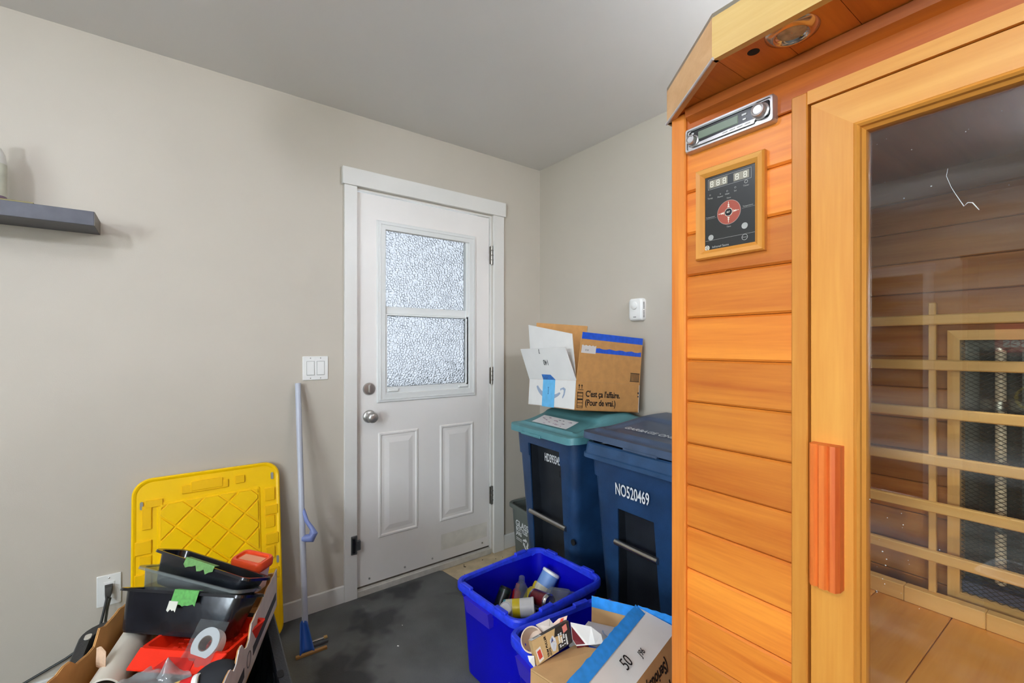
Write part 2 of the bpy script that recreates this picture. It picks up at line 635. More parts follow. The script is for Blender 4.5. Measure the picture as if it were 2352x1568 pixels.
# knob, deadbolt
ax = frame((XF, -1.151, 0.910), (0, 1, 0), (0, 0, 1))
k = MB().lathe([(0.033, 0), (0.033, 0.004), (0.029, 0.009), (0.014, 0.012), (0.012, 0.028), (0.020, 0.036), (0.027, 0.046), (0.0275, 0.056), (0.024, 0.064), (0.013, 0.069), (0.002, 0.070)], 32, ax).build('knob', M_nickel, dr, True, 50)
ax = frame((XF, -1.152, 1.052), (0, 1, 0), (0, 0, 1))
d = MB().lathe([(0.032, 0), (0.032, 0.003), (0.029, 0.008), (0.020, 0.009), (0.001, 0.009)], 32, ax).build('deadbolt', M_nickel, dr, True, 40)
b = MB().loft([[ax @ V(p) for p in rrect(w, h, 0.006, z)] for (w, h, z) in ((0.009, 0.040, 0.006), (0.010, 0.042, 0.016), (0.006, 0.038, 0.020))])
b.build('thumb_turn', M_nickel, d, True)
# hinges
for (za, zb) in ((1.771, 1.886), (1.037, 1.144), (0.301, 0.413)):
    b = MB().tube([(0.006, -0.3935, za), (0.006, -0.3935, zb)], 0.0065, 10)
    b.box(-0.004, 0.004, -0.4045, -0.383, za + 0.004, zb - 0.004)
    for kz in (0.25, 0.5, 0.75):
        z = za + (zb - za) * kz
        b.box(-0.002, 0.014, -0.4012, -0.3858, z - 0.0012, z + 0.0012)
    b.build('hinge', mat('brushed steel hinge', (140, 135, 126), 0.35, 1.0), dr, True)
for (y, z) in ((-1.15, 0.075), (-0.955, 0.075), (-0.79, 0.075), (-0.455, 0.075)):
    MB().lathe([(0.0055, 0), (0.005, 0.002), (0.001, 0.003)], 10, frame((XF, y, z), (0, 1, 0), (0, 0, 1))).build('screw', M_nickel, dr, True)
# scuffed paint patch near the bottom right, thin film
MB().box(XF, XF + 0.0004, -0.735, -0.42, 0.105, 0.195).build('paint_patch', mat('rubbed paint patch', (229, 224, 212), 0.6, var=0.05, vscale=20), dr)
o = tag(thing('door_latch_plate', 'small grey metal latch bracket on the casing low beside the door', 'latch', (0, 0, 0)), 'small grey metal latch bracket on the casing low beside the door', 'latch')
MB().box(0.018, 0.024, -1.252, -1.222, 0.232, 0.325, 0.002).build('plate', mat('grey zinc', (120, 122, 122), 0.4, 0.8), o)
MB().box(0.024, 0.034, -1.247, -1.232, 0.240, 0.318, 0.003).build('slot', M_black, o)
MB().box(0.018, 0.030, -1.226, -1.206, 0.250, 0.300, 0.003).build('tongue', MATS['grey zinc'], o)

# ------------------------------------------------------------------ rubber mat on the floor
def mat_rubber():
    m = mat('black rubber mat', (94, 95, 93), 0.62, var=0.20, vscale=5, bump=0.5, bscale=180)
    nt = m.node_tree
    p = nt.nodes['Principled BSDF']
    old = p.inputs['Base Color'].links[0].from_socket
    tc = nt.nodes.new('ShaderNodeTexCoord')
    n = nt.nodes.new('ShaderNodeTexNoise')
    n.inputs['Scale'].default_value = 2.6
    n.inputs['Detail'].default_value = 3
    n.inputs['Roughness'].default_value = 0.65
    nt.links.new(tc.outputs['Object'], n.inputs['Vector'])
    r = nt.nodes.new('ShaderNodeValToRGB')
    r.color_ramp.elements[0].position = 0.40
    r.color_ramp.elements[1].position = 0.47
    r.color_ramp.elements[0].color = (0.42, 0.42, 0.46, 1)
    r.color_ramp.elements[1].color = (1, 1, 1, 1)
    nt.links.new(n.outputs['Fac'], r.inputs[0])
    mx = nt.nodes.new('ShaderNodeMixRGB')
    mx.blend_type = 'MULTIPLY'
    mx.inputs[0].default_value = 1
    nt.links.new(old, mx.inputs[1])
    nt.links.new(r.outputs[0], mx.inputs[2])
    nt.links.new(mx.outputs[0], p.inputs['Base Color'])
    return m
b = MB()
b.poly([(0.016, ROOM_Y + 0.02, 0.0005), (4.18, ROOM_Y + 0.02, 0.0005), (4.18, -1.25, 0.0005), (1.62, -1.16, 0.0005), (1.2, -0.70, 0.0005), (0.55, -0.66, 0.0005),
        (0.16, -0.728, 0.0005), (0.03, -0.745, 0.0005), (0.016, -0.76, 0.0005)], (0, 0, 0.0065))
tag(b.build('rubber_floor_mat', mat_rubber()), 'stained black rubber mat covering the floor in front of the door', 'mat')

# ------------------------------------------------------------------ ceiling lamps (behind and beside the camera)
def ceiling_lamp(x, y, k, label):
    """semi-flush frosted globe on a short stem"""
    m = mat('lit globe %.2f' % k, (232, 240, 255), 0.5, emis=LAMP_POWER * k)
    t = thing('globe_light', label, 'ceiling light', (x, y, ROOM_H), group='globe lights on the ceiling')
    MB().lathe([(0.065, 0), (0.065, -0.012), (0.050, -0.022), (0.014, -0.026), (0.014, -0.060), (0.030, -0.066), (0.034, -0.082), (0.001, -0.082)], 32).build('canopy', M_white, t, True, 40)
    prof = [(0.090 * math.sin(R(a)), -0.165 + 0.090 * math.cos(R(a))) for a in range(20, 181, 8)] + [(0.001, -0.255)]
    MB().lathe(prof, 32).build('globe', m, t, True, 60)
ceiling_lamp(1.20, -2.42, 0.45, 'white globe ceiling light nearest the door wall')
ceiling_lamp(2.35, -3.40, 3.0, 'white globe ceiling light in the middle of the room')
ceiling_lamp(2.32, -0.56, 1.9, 'white globe ceiling light above the sauna roof')

# ------------------------------------------------------------------ infrared sauna cabin
W_plank = wood('red cedar plank', (240, 148, 52), (200, 100, 28), 'x')
W_postz = wood('cedar upright', (236, 146, 56), (202, 104, 32), 'z', shift=0.1)
W_headx = wood('cedar header', (210, 114, 38), (166, 78, 22), 'x', shift=0.06)  # header wood darkened to carry the shade under the roof overhang
W_palez = wood('pale hemlock upright', (221, 153, 64), (201, 123, 40), 'z', shift=0.05)
W_palex = wood('pale hemlock rail', (226, 161, 74), (206, 131, 46), 'x', shift=0.05)
W_fascia = wood('pale roof board', (226, 190, 120), (206, 160, 84), 'x', shift=0.03)
W_soffit = wood('cedar soffit board', (226, 136, 52), (190, 100, 32), 'y', shift=0.15)
W_bench = wood('bench board', (232, 172, 88), (210, 142, 60), 'y', shift=0.18)
W_slat = wood('pale inner slat', (240, 204, 136), (224, 180, 104), 'x', shift=0.05)
W_slatz = wood('pale inner batten', (236, 198, 130), (218, 172, 98), 'z', shift=0.05)
W_handle = wood('red cedar handle', (236, 130, 52), (196, 72, 20), 'z', shift=0.02)
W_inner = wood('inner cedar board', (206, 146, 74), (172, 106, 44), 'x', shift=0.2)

SW, SD, SZ = 1.17, 0.965, 1.825
sa = thing('infrared_sauna', 'cedar infrared sauna cabin with glass door filling the right side', 'sauna', (1.657, -1.000, 0), R(-1.65))

# base, posts, front planks
MB().box(-0.004, SW + 0.004, -0.004, SD, 0, 0.055, 0.004).build('base', W_headx, sa)
for x0 in (0.0, SW - 0.038):
    MB().box(x0, x0 + 0.038, -0.006, 0.032, 0.055, SZ, 0.003).build('corner_post', W_postz, sa, label='upright cedar corner post')
def plank_mesh(x0, x1, z0, z1, y0, y1):
    c = 0.005
    loops = []
    for x in (x0, x1):
        loops.append([V((x, y1, z0 + 0.0006)), V((x, y0 + c, z0 + 0.0006)), V((x, y0, z0 + c)), V((x, y0, z1 - c)), V((x, y0 + c, z1 - 0.0006)), V((x, y1, z1 - 0.0006))])
    return MB().loft(loops)
PITCH, ZTOP = 0.0984, 1.735
zs = [ZTOP - PITCH * i for i in range(18)]
for a, bz in zip(zs, zs[1:]):
    z0 = max(bz, 0.055)
    if a - z0 < 0.02:
        continue
    plank_mesh(0.037, 0.271, z0, a, 0.003, 0.020).build('plank', W_plank, sa)
    plank_mesh(SW - 0.271, SW - 0.037, z0, a, 0.003, 0.020).build('plank', W_plank, sa)
# side walls
for x0, sgn in ((0.0, 1), (SW, -1)):
    for a, bz in zip([SZ] + zs, zs):
        z0 = max(bz, 0.055)
        if a - z0 < 0.02:
            continue
        MB().box(min(x0, x0 + sgn * 0.018), max(x0, x0 + sgn * 0.018), 0.033, SD - 0.02, z0 + 0.001, a - 0.001, 0.003).build('side_plank', wood('side cedar plank', (240, 148, 52), (200, 100, 28), 'y'), sa)
MB().box(0.001, SW - 0.001, SD - 0.018, SD - 0.001, 0.055, SZ).build('back_panel', W_headx, sa)
# header over door and panels
MB().box(0.037, SW - 0.037, 0.002, 0.022, ZTOP + 0.0005, SZ, 0.002).build('header_board', W_headx, sa)
b = MB()
b.loft([[V((x, 0.002, 1.796)), V((x, -0.016, 1.806)), V((x, -0.020, 1.824)), V((x, 0.002, 1.824))] for x in (0.046, SW - 0.046)])
b.build('crown_moulding', W_headx, sa)
# door casing
XL, XR = 0.302, 0.868
b = MB()
b.box(0.271, 0.299, -0.013, 0.02, 0.055, 1.752, 0.002)
b.build('door_casing', W_palez, sa)
MB().box(SW - 0.299, SW - 0.271, -0.013, 0.02, 0.055, 1.752, 0.002).build('door_casing', W_palez, sa)
MB().poly([(0.2992, 0, 1.7275), (SW - 0.2992, 0, 1.7275), (SW - 0.2992, 0, 1.752), (0.2992, 0, 1.752)], (0, 0.02, 0), 0).build('door_casing', W_palex, sa, mtx=Matrix.Translation((0, -0.013, 0)))
# roof: soffit boards, fascia with clipped corner
OH = 0.132
for i in range(12):
    xa = -0.010 + i * 0.099
    xb = min(xa + 0.098, SW + 0.010)
    # clip by the diagonal corner
    def ylim(x):
        lo = -OH
        if x < 0.190:
            lo = max(lo, -OH * (x + 0.012) / 0.202)
        if x > SW - 0.190:
            lo = max(lo, -OH * (SW + 0.012 - x) / 0.202)
        return min(lo, -0.0005)
    pts = [(xa, 0.004, 1.8255), (xb, 0.004, 1.8255), (xb, ylim(xb), 1.8255)]
    for xm in (SW - 0.190, 0.190):
        if xa < xm < xb:
            pts.append((xm, -OH, 1.8255))
    pts.append((xa, ylim(xa), 1.8255))
    MB().poly(pts, (0, 0, 0.010)).build('soffit_board', W_soffit, sa)
FZ0, FZ1 = 1.819, 1.907
def fascia(p, q, name, m):
    p, q = V((*p, 0)), V((*q, 0))
    n = V((0, 0, 1)).cross((q - p).normalized())
    th = 0.014
    b = MB()
    b.poly([p + V((0, 0, FZ0)), q + V((0, 0, FZ0)), q + V((0, 0, FZ1)), p + V((0, 0, FZ1))], n * th)
    return b.build(name, m, sa)
A1, A2 = (0.188, -OH - 0.014), (SW - 0.188, -OH - 0.014)
B1, B2 = (-0.016, 0.0), (SW + 0.016, 0.0)
fascia(A1, A2, 'fascia_board', W_fascia)
W_chamf = wood('peach roof board', (232, 184, 132), (214, 160, 106), 'x', shift=0.03)
fascia(B1, A1, 'corner_fascia', W_chamf)
fascia(A2, B2, 'corner_fascia', W_chamf)
fascia((-0.016, SD - 0.02), B1, 'side_fascia', W_fascia)
fascia(B2, (SW + 0.016, SD - 0.02), 'side_fascia', W_fascia)
MB().poly([(*A1, FZ1), (*A2, FZ1), (*B2, FZ1), (SW + 0.016, SD - 0.02, FZ1), (-0.016, SD - 0.02, FZ1), (*B1, FZ1)], (0, 0, -0.008), 0).build('roof_panel', mat('dusty grey plywood', (176, 172, 164), 0.9), sa)
b = MB()
b.tube([(A1[0] + 0.003, A1[1] - 0.001, FZ0 + 0.001), (B1[0] - 0.001, B1[1], FZ0 + 0.001)], 0.0032, 8)
b.build('edge_strip', mat('silver edge strip', (214, 206, 206), 0.35, 0.4), sa)
# recessed lamp in the soffit and the open hole beside it
lp = bpy.data.objects.new('soffit_lamp', None); COL.objects.link(lp); lp.parent = sa
lm = Matrix.Translation((0.308, -0.098, 1.826)) @ Matrix.Rotation(math.pi, 4, 'X')
MB().lathe([(0.024, 0.002), (0.026, 0.008), (0.0285, 0.0095), (0.041, 0.0035), (0.0425, 0.0), (0.040, -0.001)], 40, lm, caps=False).build('ring', mat('bronze chrome ring', (200, 176, 158), 0.18, 1.0), lp, True, 60)
MB().lathe([(0.026, 0.006), (0.0225, 0.004), (0.0185, -0.004), (0.001, -0.0045)], 32, lm, caps=False).build('reflector', M_chrome, lp, True)
MB().lathe([(0.0235, 0.0030), (0.014, 0.0036), (0.001, 0.0038)], 32, lm, caps=False).build('lens', mat('frosted lamp lens', (176, 182, 176), 0.25, 0.35, var=0.25, vscale=60), lp, True)
MB().lathe([(0.0105, -0.0002), (0.0105, 0.0004), (0.001, 0.0005)], 20, Matrix.Translation((0.241, -0.096, 1.8255)) @ Matrix.Rotation(math.pi, 4, 'X')).build('cable_hole', M_dark, sa)

# car stereo set into the header
st = bpy.data.objects.new('car_stereo', None); COL.objects.link(st); st.parent = sa
sx0, sx1, sz0, sz1 = 0.042, 0.240, 1.722, 1.778
M_silver = mat('silver plastic', (196, 192, 190), 0.28, 0.75)
def xz_loop(w, h, r, y, cx, cz, n=5):
    return [V((cx + p.x, y, cz + p.y)) for p in rrect(w, h, r, 0, n)]
scx, scz = (sx0 + sx1) / 2, (sz0 + sz1) / 2
sw_, sh_ = sx1 - sx0, sz1 - sz0
b = MB()
b.loft([xz_loop(sw_, sh_, 0.006, 0.004, scx, scz), xz_loop(sw_, sh_, 0.006, -0.010, scx, scz), xz_loop(sw_ - 0.005, sh_ - 0.005, 0.005, -0.0145, scx, scz),
        xz_loop(sw_ - 0.012, sh_ - 0.012, 0.004, -0.0145, scx, scz), xz_loop(sw_ - 0.014, sh_ - 0.014, 0.004, -0.011, scx, scz)], True, True)
b.build('bezel', M_silver, st, True)
b = MB().loft([xz_loop(sw_ - 0.016, sh_ - 0.020, 0.006, -0.010, scx, scz + 0.002), xz_loop(sw_ - 0.020, sh_ - 0.024, 0.006, -0.0135, scx, scz + 0.002)])
b.build('face_panel', mat('gloss black fascia', (20, 20, 22), 0.12, 0.0, coat=0.5), st, True)
MB().box(0.076, 0.168, -0.0145, -0.012, 1.7445, 1.7625, 0.001).build('display', mat('grey green lcd', (118, 130, 110), 0.25), st)
MB().loft([xz_loop(0.150, 0.0048, 0.002, -0.012, scx - 0.008, 1.7695), xz_loop(0.148, 0.0036, 0.0015, -0.0155, scx - 0.008, 1.7695)]).build('trim_bar', mat('gunmetal bar', (120, 122, 120), 0.25, 0.8), st, True)
b = MB()
b.poly([(0.060, -0.013, 1.7315), (0.200, -0.013, 1.7315), (0.205, -0.013, 1.7400), (0.150, -0.013, 1.7400), (0.085, -0.013, 1.7375)], (0, -0.002, 0))
b.build('lower_trim', M_silver, st)
for i in range(4):
    MB().box(0.134 + i * 0.016, 0.146 + i * 0.016, -0.0165, -0.014, 1.7352, 1.7382, 0.0006).build('button', mat('button white', (214, 212, 208), 0.35), st)
for (bx, bz, bw) in ((0.0600, 1.7600, 0.006), (0.0600, 1.7520, 0.005), (0.176, 1.7560, 0.010), (0.178, 1.7460, 0.007)):
    MB().box(bx, bx + bw, -0.0150, -0.013, bz, bz + 0.004, 0.0006).build('button', MATS['button white'], st)
for (kx, kz, kr) in ((0.0640, 1.7455, 0.0105), (0.2140, 1.7505, 0.0135)):
    mk = frame((kx, -0.012, kz), (1, 0, 0), (0, 0, 1))
    MB().lathe([(kr * 1.25, 0), (kr * 1.25, 0.002), (kr, 0.003), (kr, 0.013), (kr * 0.92, 0.016), (kr * 0.72, 0.0165), (kr * 0.62, 0.0150), (0.0005, 0.0150)], 28, mk).build('knob', M_silver, st, True, 40)

# control panel in a mitred frame
cp = bpy.data.objects.new('control_panel', None); COL.objects.link(cp); cp.parent = sa
px0, px1, pz0, pz1 = 0.067, 0.2195, 1.4705, 1.6745
def mitre(b, x0, x1, z0, z1, w, prof, k):
    o = [(x0, z0), (x1, z0), (x1, z1), (x0, z1)]
    i = [(x0 + w, z0 + w), (x1 - w, z0 + w), (x1 - w, z1 - w), (x0 + w, z1 - w)]
    j = (k + 1) % 4
    loops = []
    for a in (k, j):
        O, I = V((o[a][0], 0, o[a][1])), V((i[a][0], 0, i[a][1]))
        loops.append([O.lerp(I, u) + V((0, y, 0)) for u, y in prof])
    b.loft(loops)
prof = [(0, 0.004), (0, -0.008), (0.15, -0.013), (0.6, -0.012), (1.0, -0.005), (1.0, 0.004)]
for k in range(4):
    b = MB()
    mitre(b, px0, px1, pz0, pz1, 0.0205, prof, k)
    b.build('frame_moulding', W_palex if k % 2 == 0 else W_palez, cp, True, 20)
ix0, ix1, iz0, iz1 = px0 + 0.020, px1 - 0.020, pz0 + 0.020, pz1 - 0.020
MB().box(ix0, ix1, -0.0035, 0.003, iz0, iz1).build('face', mat('matt black control face', (46, 46, 44), 0.32), cp)
FY = -0.0036
def plate(name, x0, x1, z0, z1, m, y=FY, th=0.0003):
    return MB().box(x0, x1, y - th, y, z0, z1).build(name, m, cp)
M_lcd = mat('display window', (150, 142, 124), 0.3)
M_seg = mat('unlit digit segment', (232, 226, 210), 0.4)
M_grey = mat('grey print', (168, 166, 160), 0.5)
plate('display_window', 0.0975, 0.1395, 1.6285, 1.6455, M_lcd)
plate('display_window', 0.1530, 0.1860, 1.6285, 1.6455, M_lcd)
def outline(name, x0, x1, z0, z1, w, m):
    b = MB()
    b.box(x0, x1, FY - .0004, FY, z0, z0 + w); b.box(x0, x1, FY - .0004, FY, z1 - w, z1)
    b.box(x0, x0 + w, FY - .0004, FY, z0 + w, z1 - w); b.box(x1 - w, x1, FY - .0004, FY, z0 + w, z1 - w)
    return b.build(name, m, cp)
outline('display_border', 0.0945, 0.1910, 1.6255, 1.6485, 0.0007, M_grey)
def digit(x, z, w=0.0075, h=0.0125):
    b = MB()
    t = 0.0016
    y0, y1 = FY - 0.0008, FY - 0.0003
    for zz in (z, z + h / 2 - t / 2, z + h - t):
        b.box(x + t * .6, x + w - t * .6, y0, y1, zz, zz + t)
    for xx in (x, x + w - t):
        b.box(xx, xx + t, y0, y1, z + t * .8, z + h / 2 - t * .4)
        b.box(xx, xx + t, y0, y1, z + h / 2 + t * .4, z + h - t * .8)
    b.build('digit', M_seg, cp)
for x in (0.1000, 0.1145, 0.1290, 0.1570, 0.1745):
    digit(x, 1.6305)
dc = frame((0.1425, FY, 1.5655), (1, 0, 0), (0, 0, 1))
MB().lathe([(0.0262, 0), (0.0262, 0.0005), (0.0001, 0.0006)], 40, dc).build('dial_rim', mat('pale dial rim', (178, 150, 140), 0.5), cp)
MB().lathe([(0.0252, 0.0005), (0.0252, 0.0009), (0.0001, 0.001)], 40, dc).build('dial', mat('brick red dial', (164, 76, 58), 0.45), cp)
MB().lathe([(0.0088, 0.001), (0.0088, 0.0014), (0.0001, 0.0015)], 28, dc).build('dial_hub', M_seg, cp)
MB().lathe([(0.0078, 0.0015), (0.0078, 0.0018), (0.0001, 0.0019)], 28, dc).build('dial_button', M_black, cp)
for a in range(4):
    b = MB()
    mm = dc @ Matrix.Rotation(R(90 * a), 4, 'Z')
    for (u, s) in ((0.0125, 0.0028), (0.0165, 0.0022)):
        b.loft([[mm @ V((u - s * .6, -s, z)), mm @ V((u + s, 0, z)), mm @ V((u - s * .6, s, z))] for z in (0.001, 0.0014)])
    b.loft([[mm @ V(p) for p in ((0.0185, -0.0005, z), (0.0225, -0.0005, z), (0.0225, 0.0005, z), (0.0185, 0.0005, z))] for z in (0.001, 0.0014)])
    b.build('dial_arrow', M_seg, cp)
def fx(x, z):
    return frame((x, FY - 0.0003, z), (1, 0, 0), (0, 0, 1))
ls = [text('t', s, z, M_grey, cp, fx(x, zz), align='CENTER') for (s, z, x, zz) in (
    ('Temp', 0.0052, 0.0995, 1.6060), ('Power', 0.0050, 0.1235, 1.6040), ('Heat', 0.0050, 0.1390, 1.6060), ('Set', 0.0050, 0.1570, 1.6080),
    ('Timer', 0.0052, 0.1800, 1.6130), ('Time', 0.0046, 0.1425, 1.5965), ('Time', 0.0046, 0.1425, 1.5345),
    ('Temperature', 0.0040, 0.1000, 1.5640), ('Temperature', 0.0040, 0.1835, 1.5700), ('Infrared Sauna', 0.0066, 0.1235, 1.4960))]
for o in ls:
    o.name = 'small_print'
text('hub_print', 'SET', 0.0050, M_seg, cp, frame((0.1425, FY - 0.0019, 1.5655), (1, 0, 0), (0, 0, 1)), align='CENTER')
def circ(x, z, r, m, name, hole=0.8):
    c = frame((x, FY, z), (1, 0, 0), (0, 0, 1))
    MB().lathe([(r * hole, 0.0001), (r, 0.0001), (r, 0.0006), (r * hole, 0.0006)], 24, c, caps=False).build(name, m, cp)
    return c
for (x, z, r) in ((0.1015, 1.5180, 0.0062), (0.1770, 1.5290, 0.0066)):
    MB().lathe([(r, 0), (r, 0.0006), (0.0001, 0.0007)], 24, frame((x, FY, z), (1, 0, 0), (0, 0, 1))).build('touch_key', M_grey, cp)
    circ(x, z, r * 0.62, mat('dark key print', (70, 72, 72), 0.5), 'key_mark', 0.6).normalize
circ(0.1770, 1.5050, 0.0064, M_grey, 'power_key', 0.84)
text('power_print', 'Power', 0.0036, M_grey, cp, fx(0.1770, 1.5050), align='CENTER')
for (x, z, r) in ((0.0995, 1.6135, 0.0017), (0.1235, 1.6100, 0.0014), (0.1390, 1.6120, 0.0019), (0.1570, 1.6150, 0.0020), (0.1800, 1.6210, 0.0038)):
    circ(x, z, r, M_grey, 'indicator', 0.7)
plate('divider_line', 0.0885, 0.1985, 1.5115, 1.5120, M_grey)
plate('side_line', 0.0885, 0.1140, 1.5605, 1.5609, M_grey)
plate('side_line', 0.1712, 0.1980, 1.5665, 1.5669, M_grey)
circ(0.0925, 1.4960, 0.0056, M_seg, 'maker_badge', 0.78)
b = MB()
for dz in (-0.0022, 0, 0.0022):
    b.box(0.0888, 0.0962, FY - 0.0006, FY, 1.4960 + dz - 0.0006, 1.4960 + dz + 0.0006)
b.build('badge_bars', M_seg, cp)

# ---- the glass door
dd = bpy.data.objects.new('glass_door', None); COL.objects.link(dd); dd.parent = sa
GL, GR, GB, GT = 0.384, XR - 0.082, 0.155, 1.652
def stile(x0, x1, name='stile'):
    return MB().box(x0, x1, -0.009, 0.024, 0.060, 1.7265, 0.002).build(name, W_palez, dd)
# mitred frame
fo = [(XL, 0.060), (XR, 0.060), (XR, 1.7265), (XL, 1.7265)]
fi = [(XL + 0.070, 0.130 + 0.012), (XR - 0.070, 0.142), (XR - 0.070, 1.664), (XL + 0.070, 1.664)]
for k in range(4):
    j = (k + 1) % 4
    loops = []
    for a in (k, j):
        O, I = V((fo[a][0], 0, fo[a][1])), V((fi[a][0], 0, fi[a][1]))
        e = 0.0004 * (1 if a == k else -1)
        loops.append([O.lerp(I, u) + V((0, y, 0)) for u, y in ((0, 0.024), (0, -0.006), (0.03, -0.009), (0.97, -0.009), (1.0, -0.007), (1, 0.024))])
    MB().loft(loops).build('stile' if k % 2 else 'rail', W_palez if k % 2 else W_palex, dd)
    # inner glazing bead, stepped
    loops = []
    for a in (k, j):
        I = V((fi[a][0], 0, fi[a][1]))
        G = V(((GL, GR, GR, GL)[a], 0, (GB, GB, GT, GT)[a])) if False else V((fi[a][0] + (0.014 if a in (0, 3) else -0.014), 0, fi[a][1] + (0.014 if a in (0, 1) else -0.014)))
        loops.append([I.lerp(G, u) + V((0, y, 0)) for u, y in ((0, 0.020), (0, -0.012), (0.30, -0.014), (0.55, -0.010), (0.62, -0.004), (0.95, 0.001), (1, 0.004), (1, 0.020))])
    MB().loft(loops).build('glazing_bead', W_palez if k % 2 else W_palex, dd, True, 20)
M_glass = clear('smoked door glass', (246, 243, 236), 0.0, 1.0, dust=0.06, dscale=5.0, edge=1.75)
MB().box(XL + 0.076, XR - 0.076, 0.010, 0.015, 0.148, 1.658).build('glass_pane', M_glass, dd)
# fluted handle
hx0, hx1, hz0, hz1 = 0.308, 0.3565, 0.843, 1.099
b = MB()
prof = [(0, 0.0), (0, -0.020), (0.10, -0.028), (0.22, -0.029), (0.30, -0.025), (0.40, -0.030), (0.56, -0.030), (0.64, -0.025), (0.74, -0.029), (0.90, -0.028), (1.0, -0.019), (1, 0.0)]
loops = [[V((hx0 + (hx1 - hx0) * u, y - 0.008, z)) for u, y in prof] for z in (hz0, hz1)]
b.loft(loops)
b.build('handle', W_handle, dd, label='reddish fluted wooden door handle')
# hair-like scratch and water spots on the pane
b = MB()
pts = [(0.4877, 1.5530), (0.4860, 1.5420), (0.4915, 1.5230), (0.4960, 1.5120), (0.5057, 1.4900), (0.5100, 1.4945), (0.5150, 1.4930), (0.5221, 1.4805)]
pts = [(x * 1.0, z) for x, z in pts]
b.tube([(x, 0.0090, z) for x, z in pts], [0.0003, 0.0003, 0.0003, 0.0004, 0.0006, 0.0007, 0.0008, 0.0005], 6)
b.build('scratch', mat('white scratch', (228, 226, 220), 0.5), dd)
M_drop = mat('dried splash spot', (190, 188, 180), 0.4)
for i in range(34):
    if i < 20:
        x, z = 0.388 + abs(random.gauss(0, 0.035)), 0.92 + random.uniform(-0.07, 0.09)
    else:
        x, z = random.uniform(0.39, 0.60), random.uniform(1.45, 1.63)
    r = random.uniform(0.0003, 0.0012)
    MB().lathe([(r, 0), (r * .8, 0.0005), (0.0001, 0.0007)], 7, frame((x, 0.0100, z), (1, 0, random.uniform(-.5, .5)), (0, 0, 1))).build('splash_spot', M_drop, dd)

# ---- inside of the cabin
inn = bpy.data.objects.new('cabin_interior', None); COL.objects.link(inn); inn.parent = sa
for a, bz in zip([SZ] + zs, zs):
    z0 = max(bz, 0.056)
    if a - z0 < 0.02:
        continue
    MB().box(0.020, SW - 0.020, 0.900, 0.916, z0 + 0.0008, a - 0.0008, 0.003).build('wall_plank', W_inner, inn)
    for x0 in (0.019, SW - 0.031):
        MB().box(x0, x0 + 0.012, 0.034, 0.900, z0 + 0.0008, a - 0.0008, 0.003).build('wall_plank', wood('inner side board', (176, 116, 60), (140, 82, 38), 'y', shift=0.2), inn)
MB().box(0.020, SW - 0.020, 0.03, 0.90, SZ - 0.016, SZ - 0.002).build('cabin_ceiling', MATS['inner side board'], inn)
MB().box(0.02, SW - 0.02, 0.03, 0.90, 0.056, 0.070).build('cabin_floor', W_bench, inn)
MB().box(0.302, SW - 0.302, 0.026, 0.034, 1.735, SZ - 0.02).build('lintel', W_headx, inn)
for x0 in (0.037, SW - 0.302):
    MB().box(x0, x0 + 0.265, 0.022, 0.034, 0.07, SZ - 0.02).build('front_lining', W_headx, inn)
cl = bpy.data.objects.new('added_cabin_lamp', None); COL.objects.link(cl); cl.parent = sa  # lamp and spot added inside the cabin to brighten the bench
cl_m = Matrix.Translation((0.70, 0.42, SZ - 0.016)) @ Matrix.Rotation(math.pi, 4, 'X')
MB().lathe([(0.028, 0.0), (0.030, 0.006), (0.042, 0.004), (0.044, 0.0), (0.042, -0.001)], 32, cl_m, caps=False).build('ring', M_chrome, cl, True)
MB().lathe([(0.030, 0.002), (0.001, 0.003)], 24, cl_m, caps=False).build('lens', mat('added lamp lens', (255, 226, 180), 0.5, emis=6.0), cl, True)
_sp = bpy.data.lights.new('added_cabin_spot', 'SPOT')
_sp.energy = 13.0
_sp.color = (1.0, 0.97, 0.90)
_sp.spot_size = R(76)
_sp.spot_blend = 0.30
_sp.shadow_soft_size = 0.025
_so = bpy.data.objects.new('added_cabin_spot', _sp); COL.objects.link(_so); _so.parent = cl
_so.location = (0.70, 0.42, SZ - 0.024)
# bench
bn = bpy.data.objects.new('bench', None); COL.objects.link(bn); bn.parent = sa
xb = 0.034
wds = [0.150, 0.170, 0.165, 0.150, 0.170, 0.160, 0.130]
for w_ in wds:
    MB().box(xb, min(xb + w_ - 0.002, SW - 0.034), 0.260, 0.800, 0.498, 0.520, 0.002).build('board', W_bench, bn)
    xb += w_
MB().box(0.034, SW - 0.034, 0.255, 0.275, 0.42, 0.498, 0.002).build('front_apron', W_palex, bn)
for i in range(7):
    MB().box(0.034 + i * 0.157, 0.034 + i * 0.157 + 0.154, 0.278, 0.292, 0.070, 0.498, 0.002).build('skirt_board', W_postz, bn)
xs = 0.05
for i, w_ in enumerate((0.20, 0.17, 0.10, 0.22, 0.16, 0.24)):
    x2 = min(xs + w_, SW - 0.05)
    MB().box(xs, x2 - 0.0008, 0.768, 0.800, 0.5205, 0.566, 0.002).build('back_ledge_piece', W_slat, bn)
    xs = x2
# backrest rails over the heater
br = bpy.data.objects.new('backrest', None); COL.objects.link(br); br.parent = sa
for z in (1.350, 1.221, 1.084, 0.949, 0.815, 0.675):
    MB().box(0.045, SW - 0.045, 0.768, 0.788, z - 0.0145, z + 0.0145, 0.003).build('slat', W_slat, br)
for x in (0.300, 0.866):
    MB().box(x, x + 0.017, 0.788, 0.806, 0.566, 1.40, 0.002).build('batten', W_slatz, br)
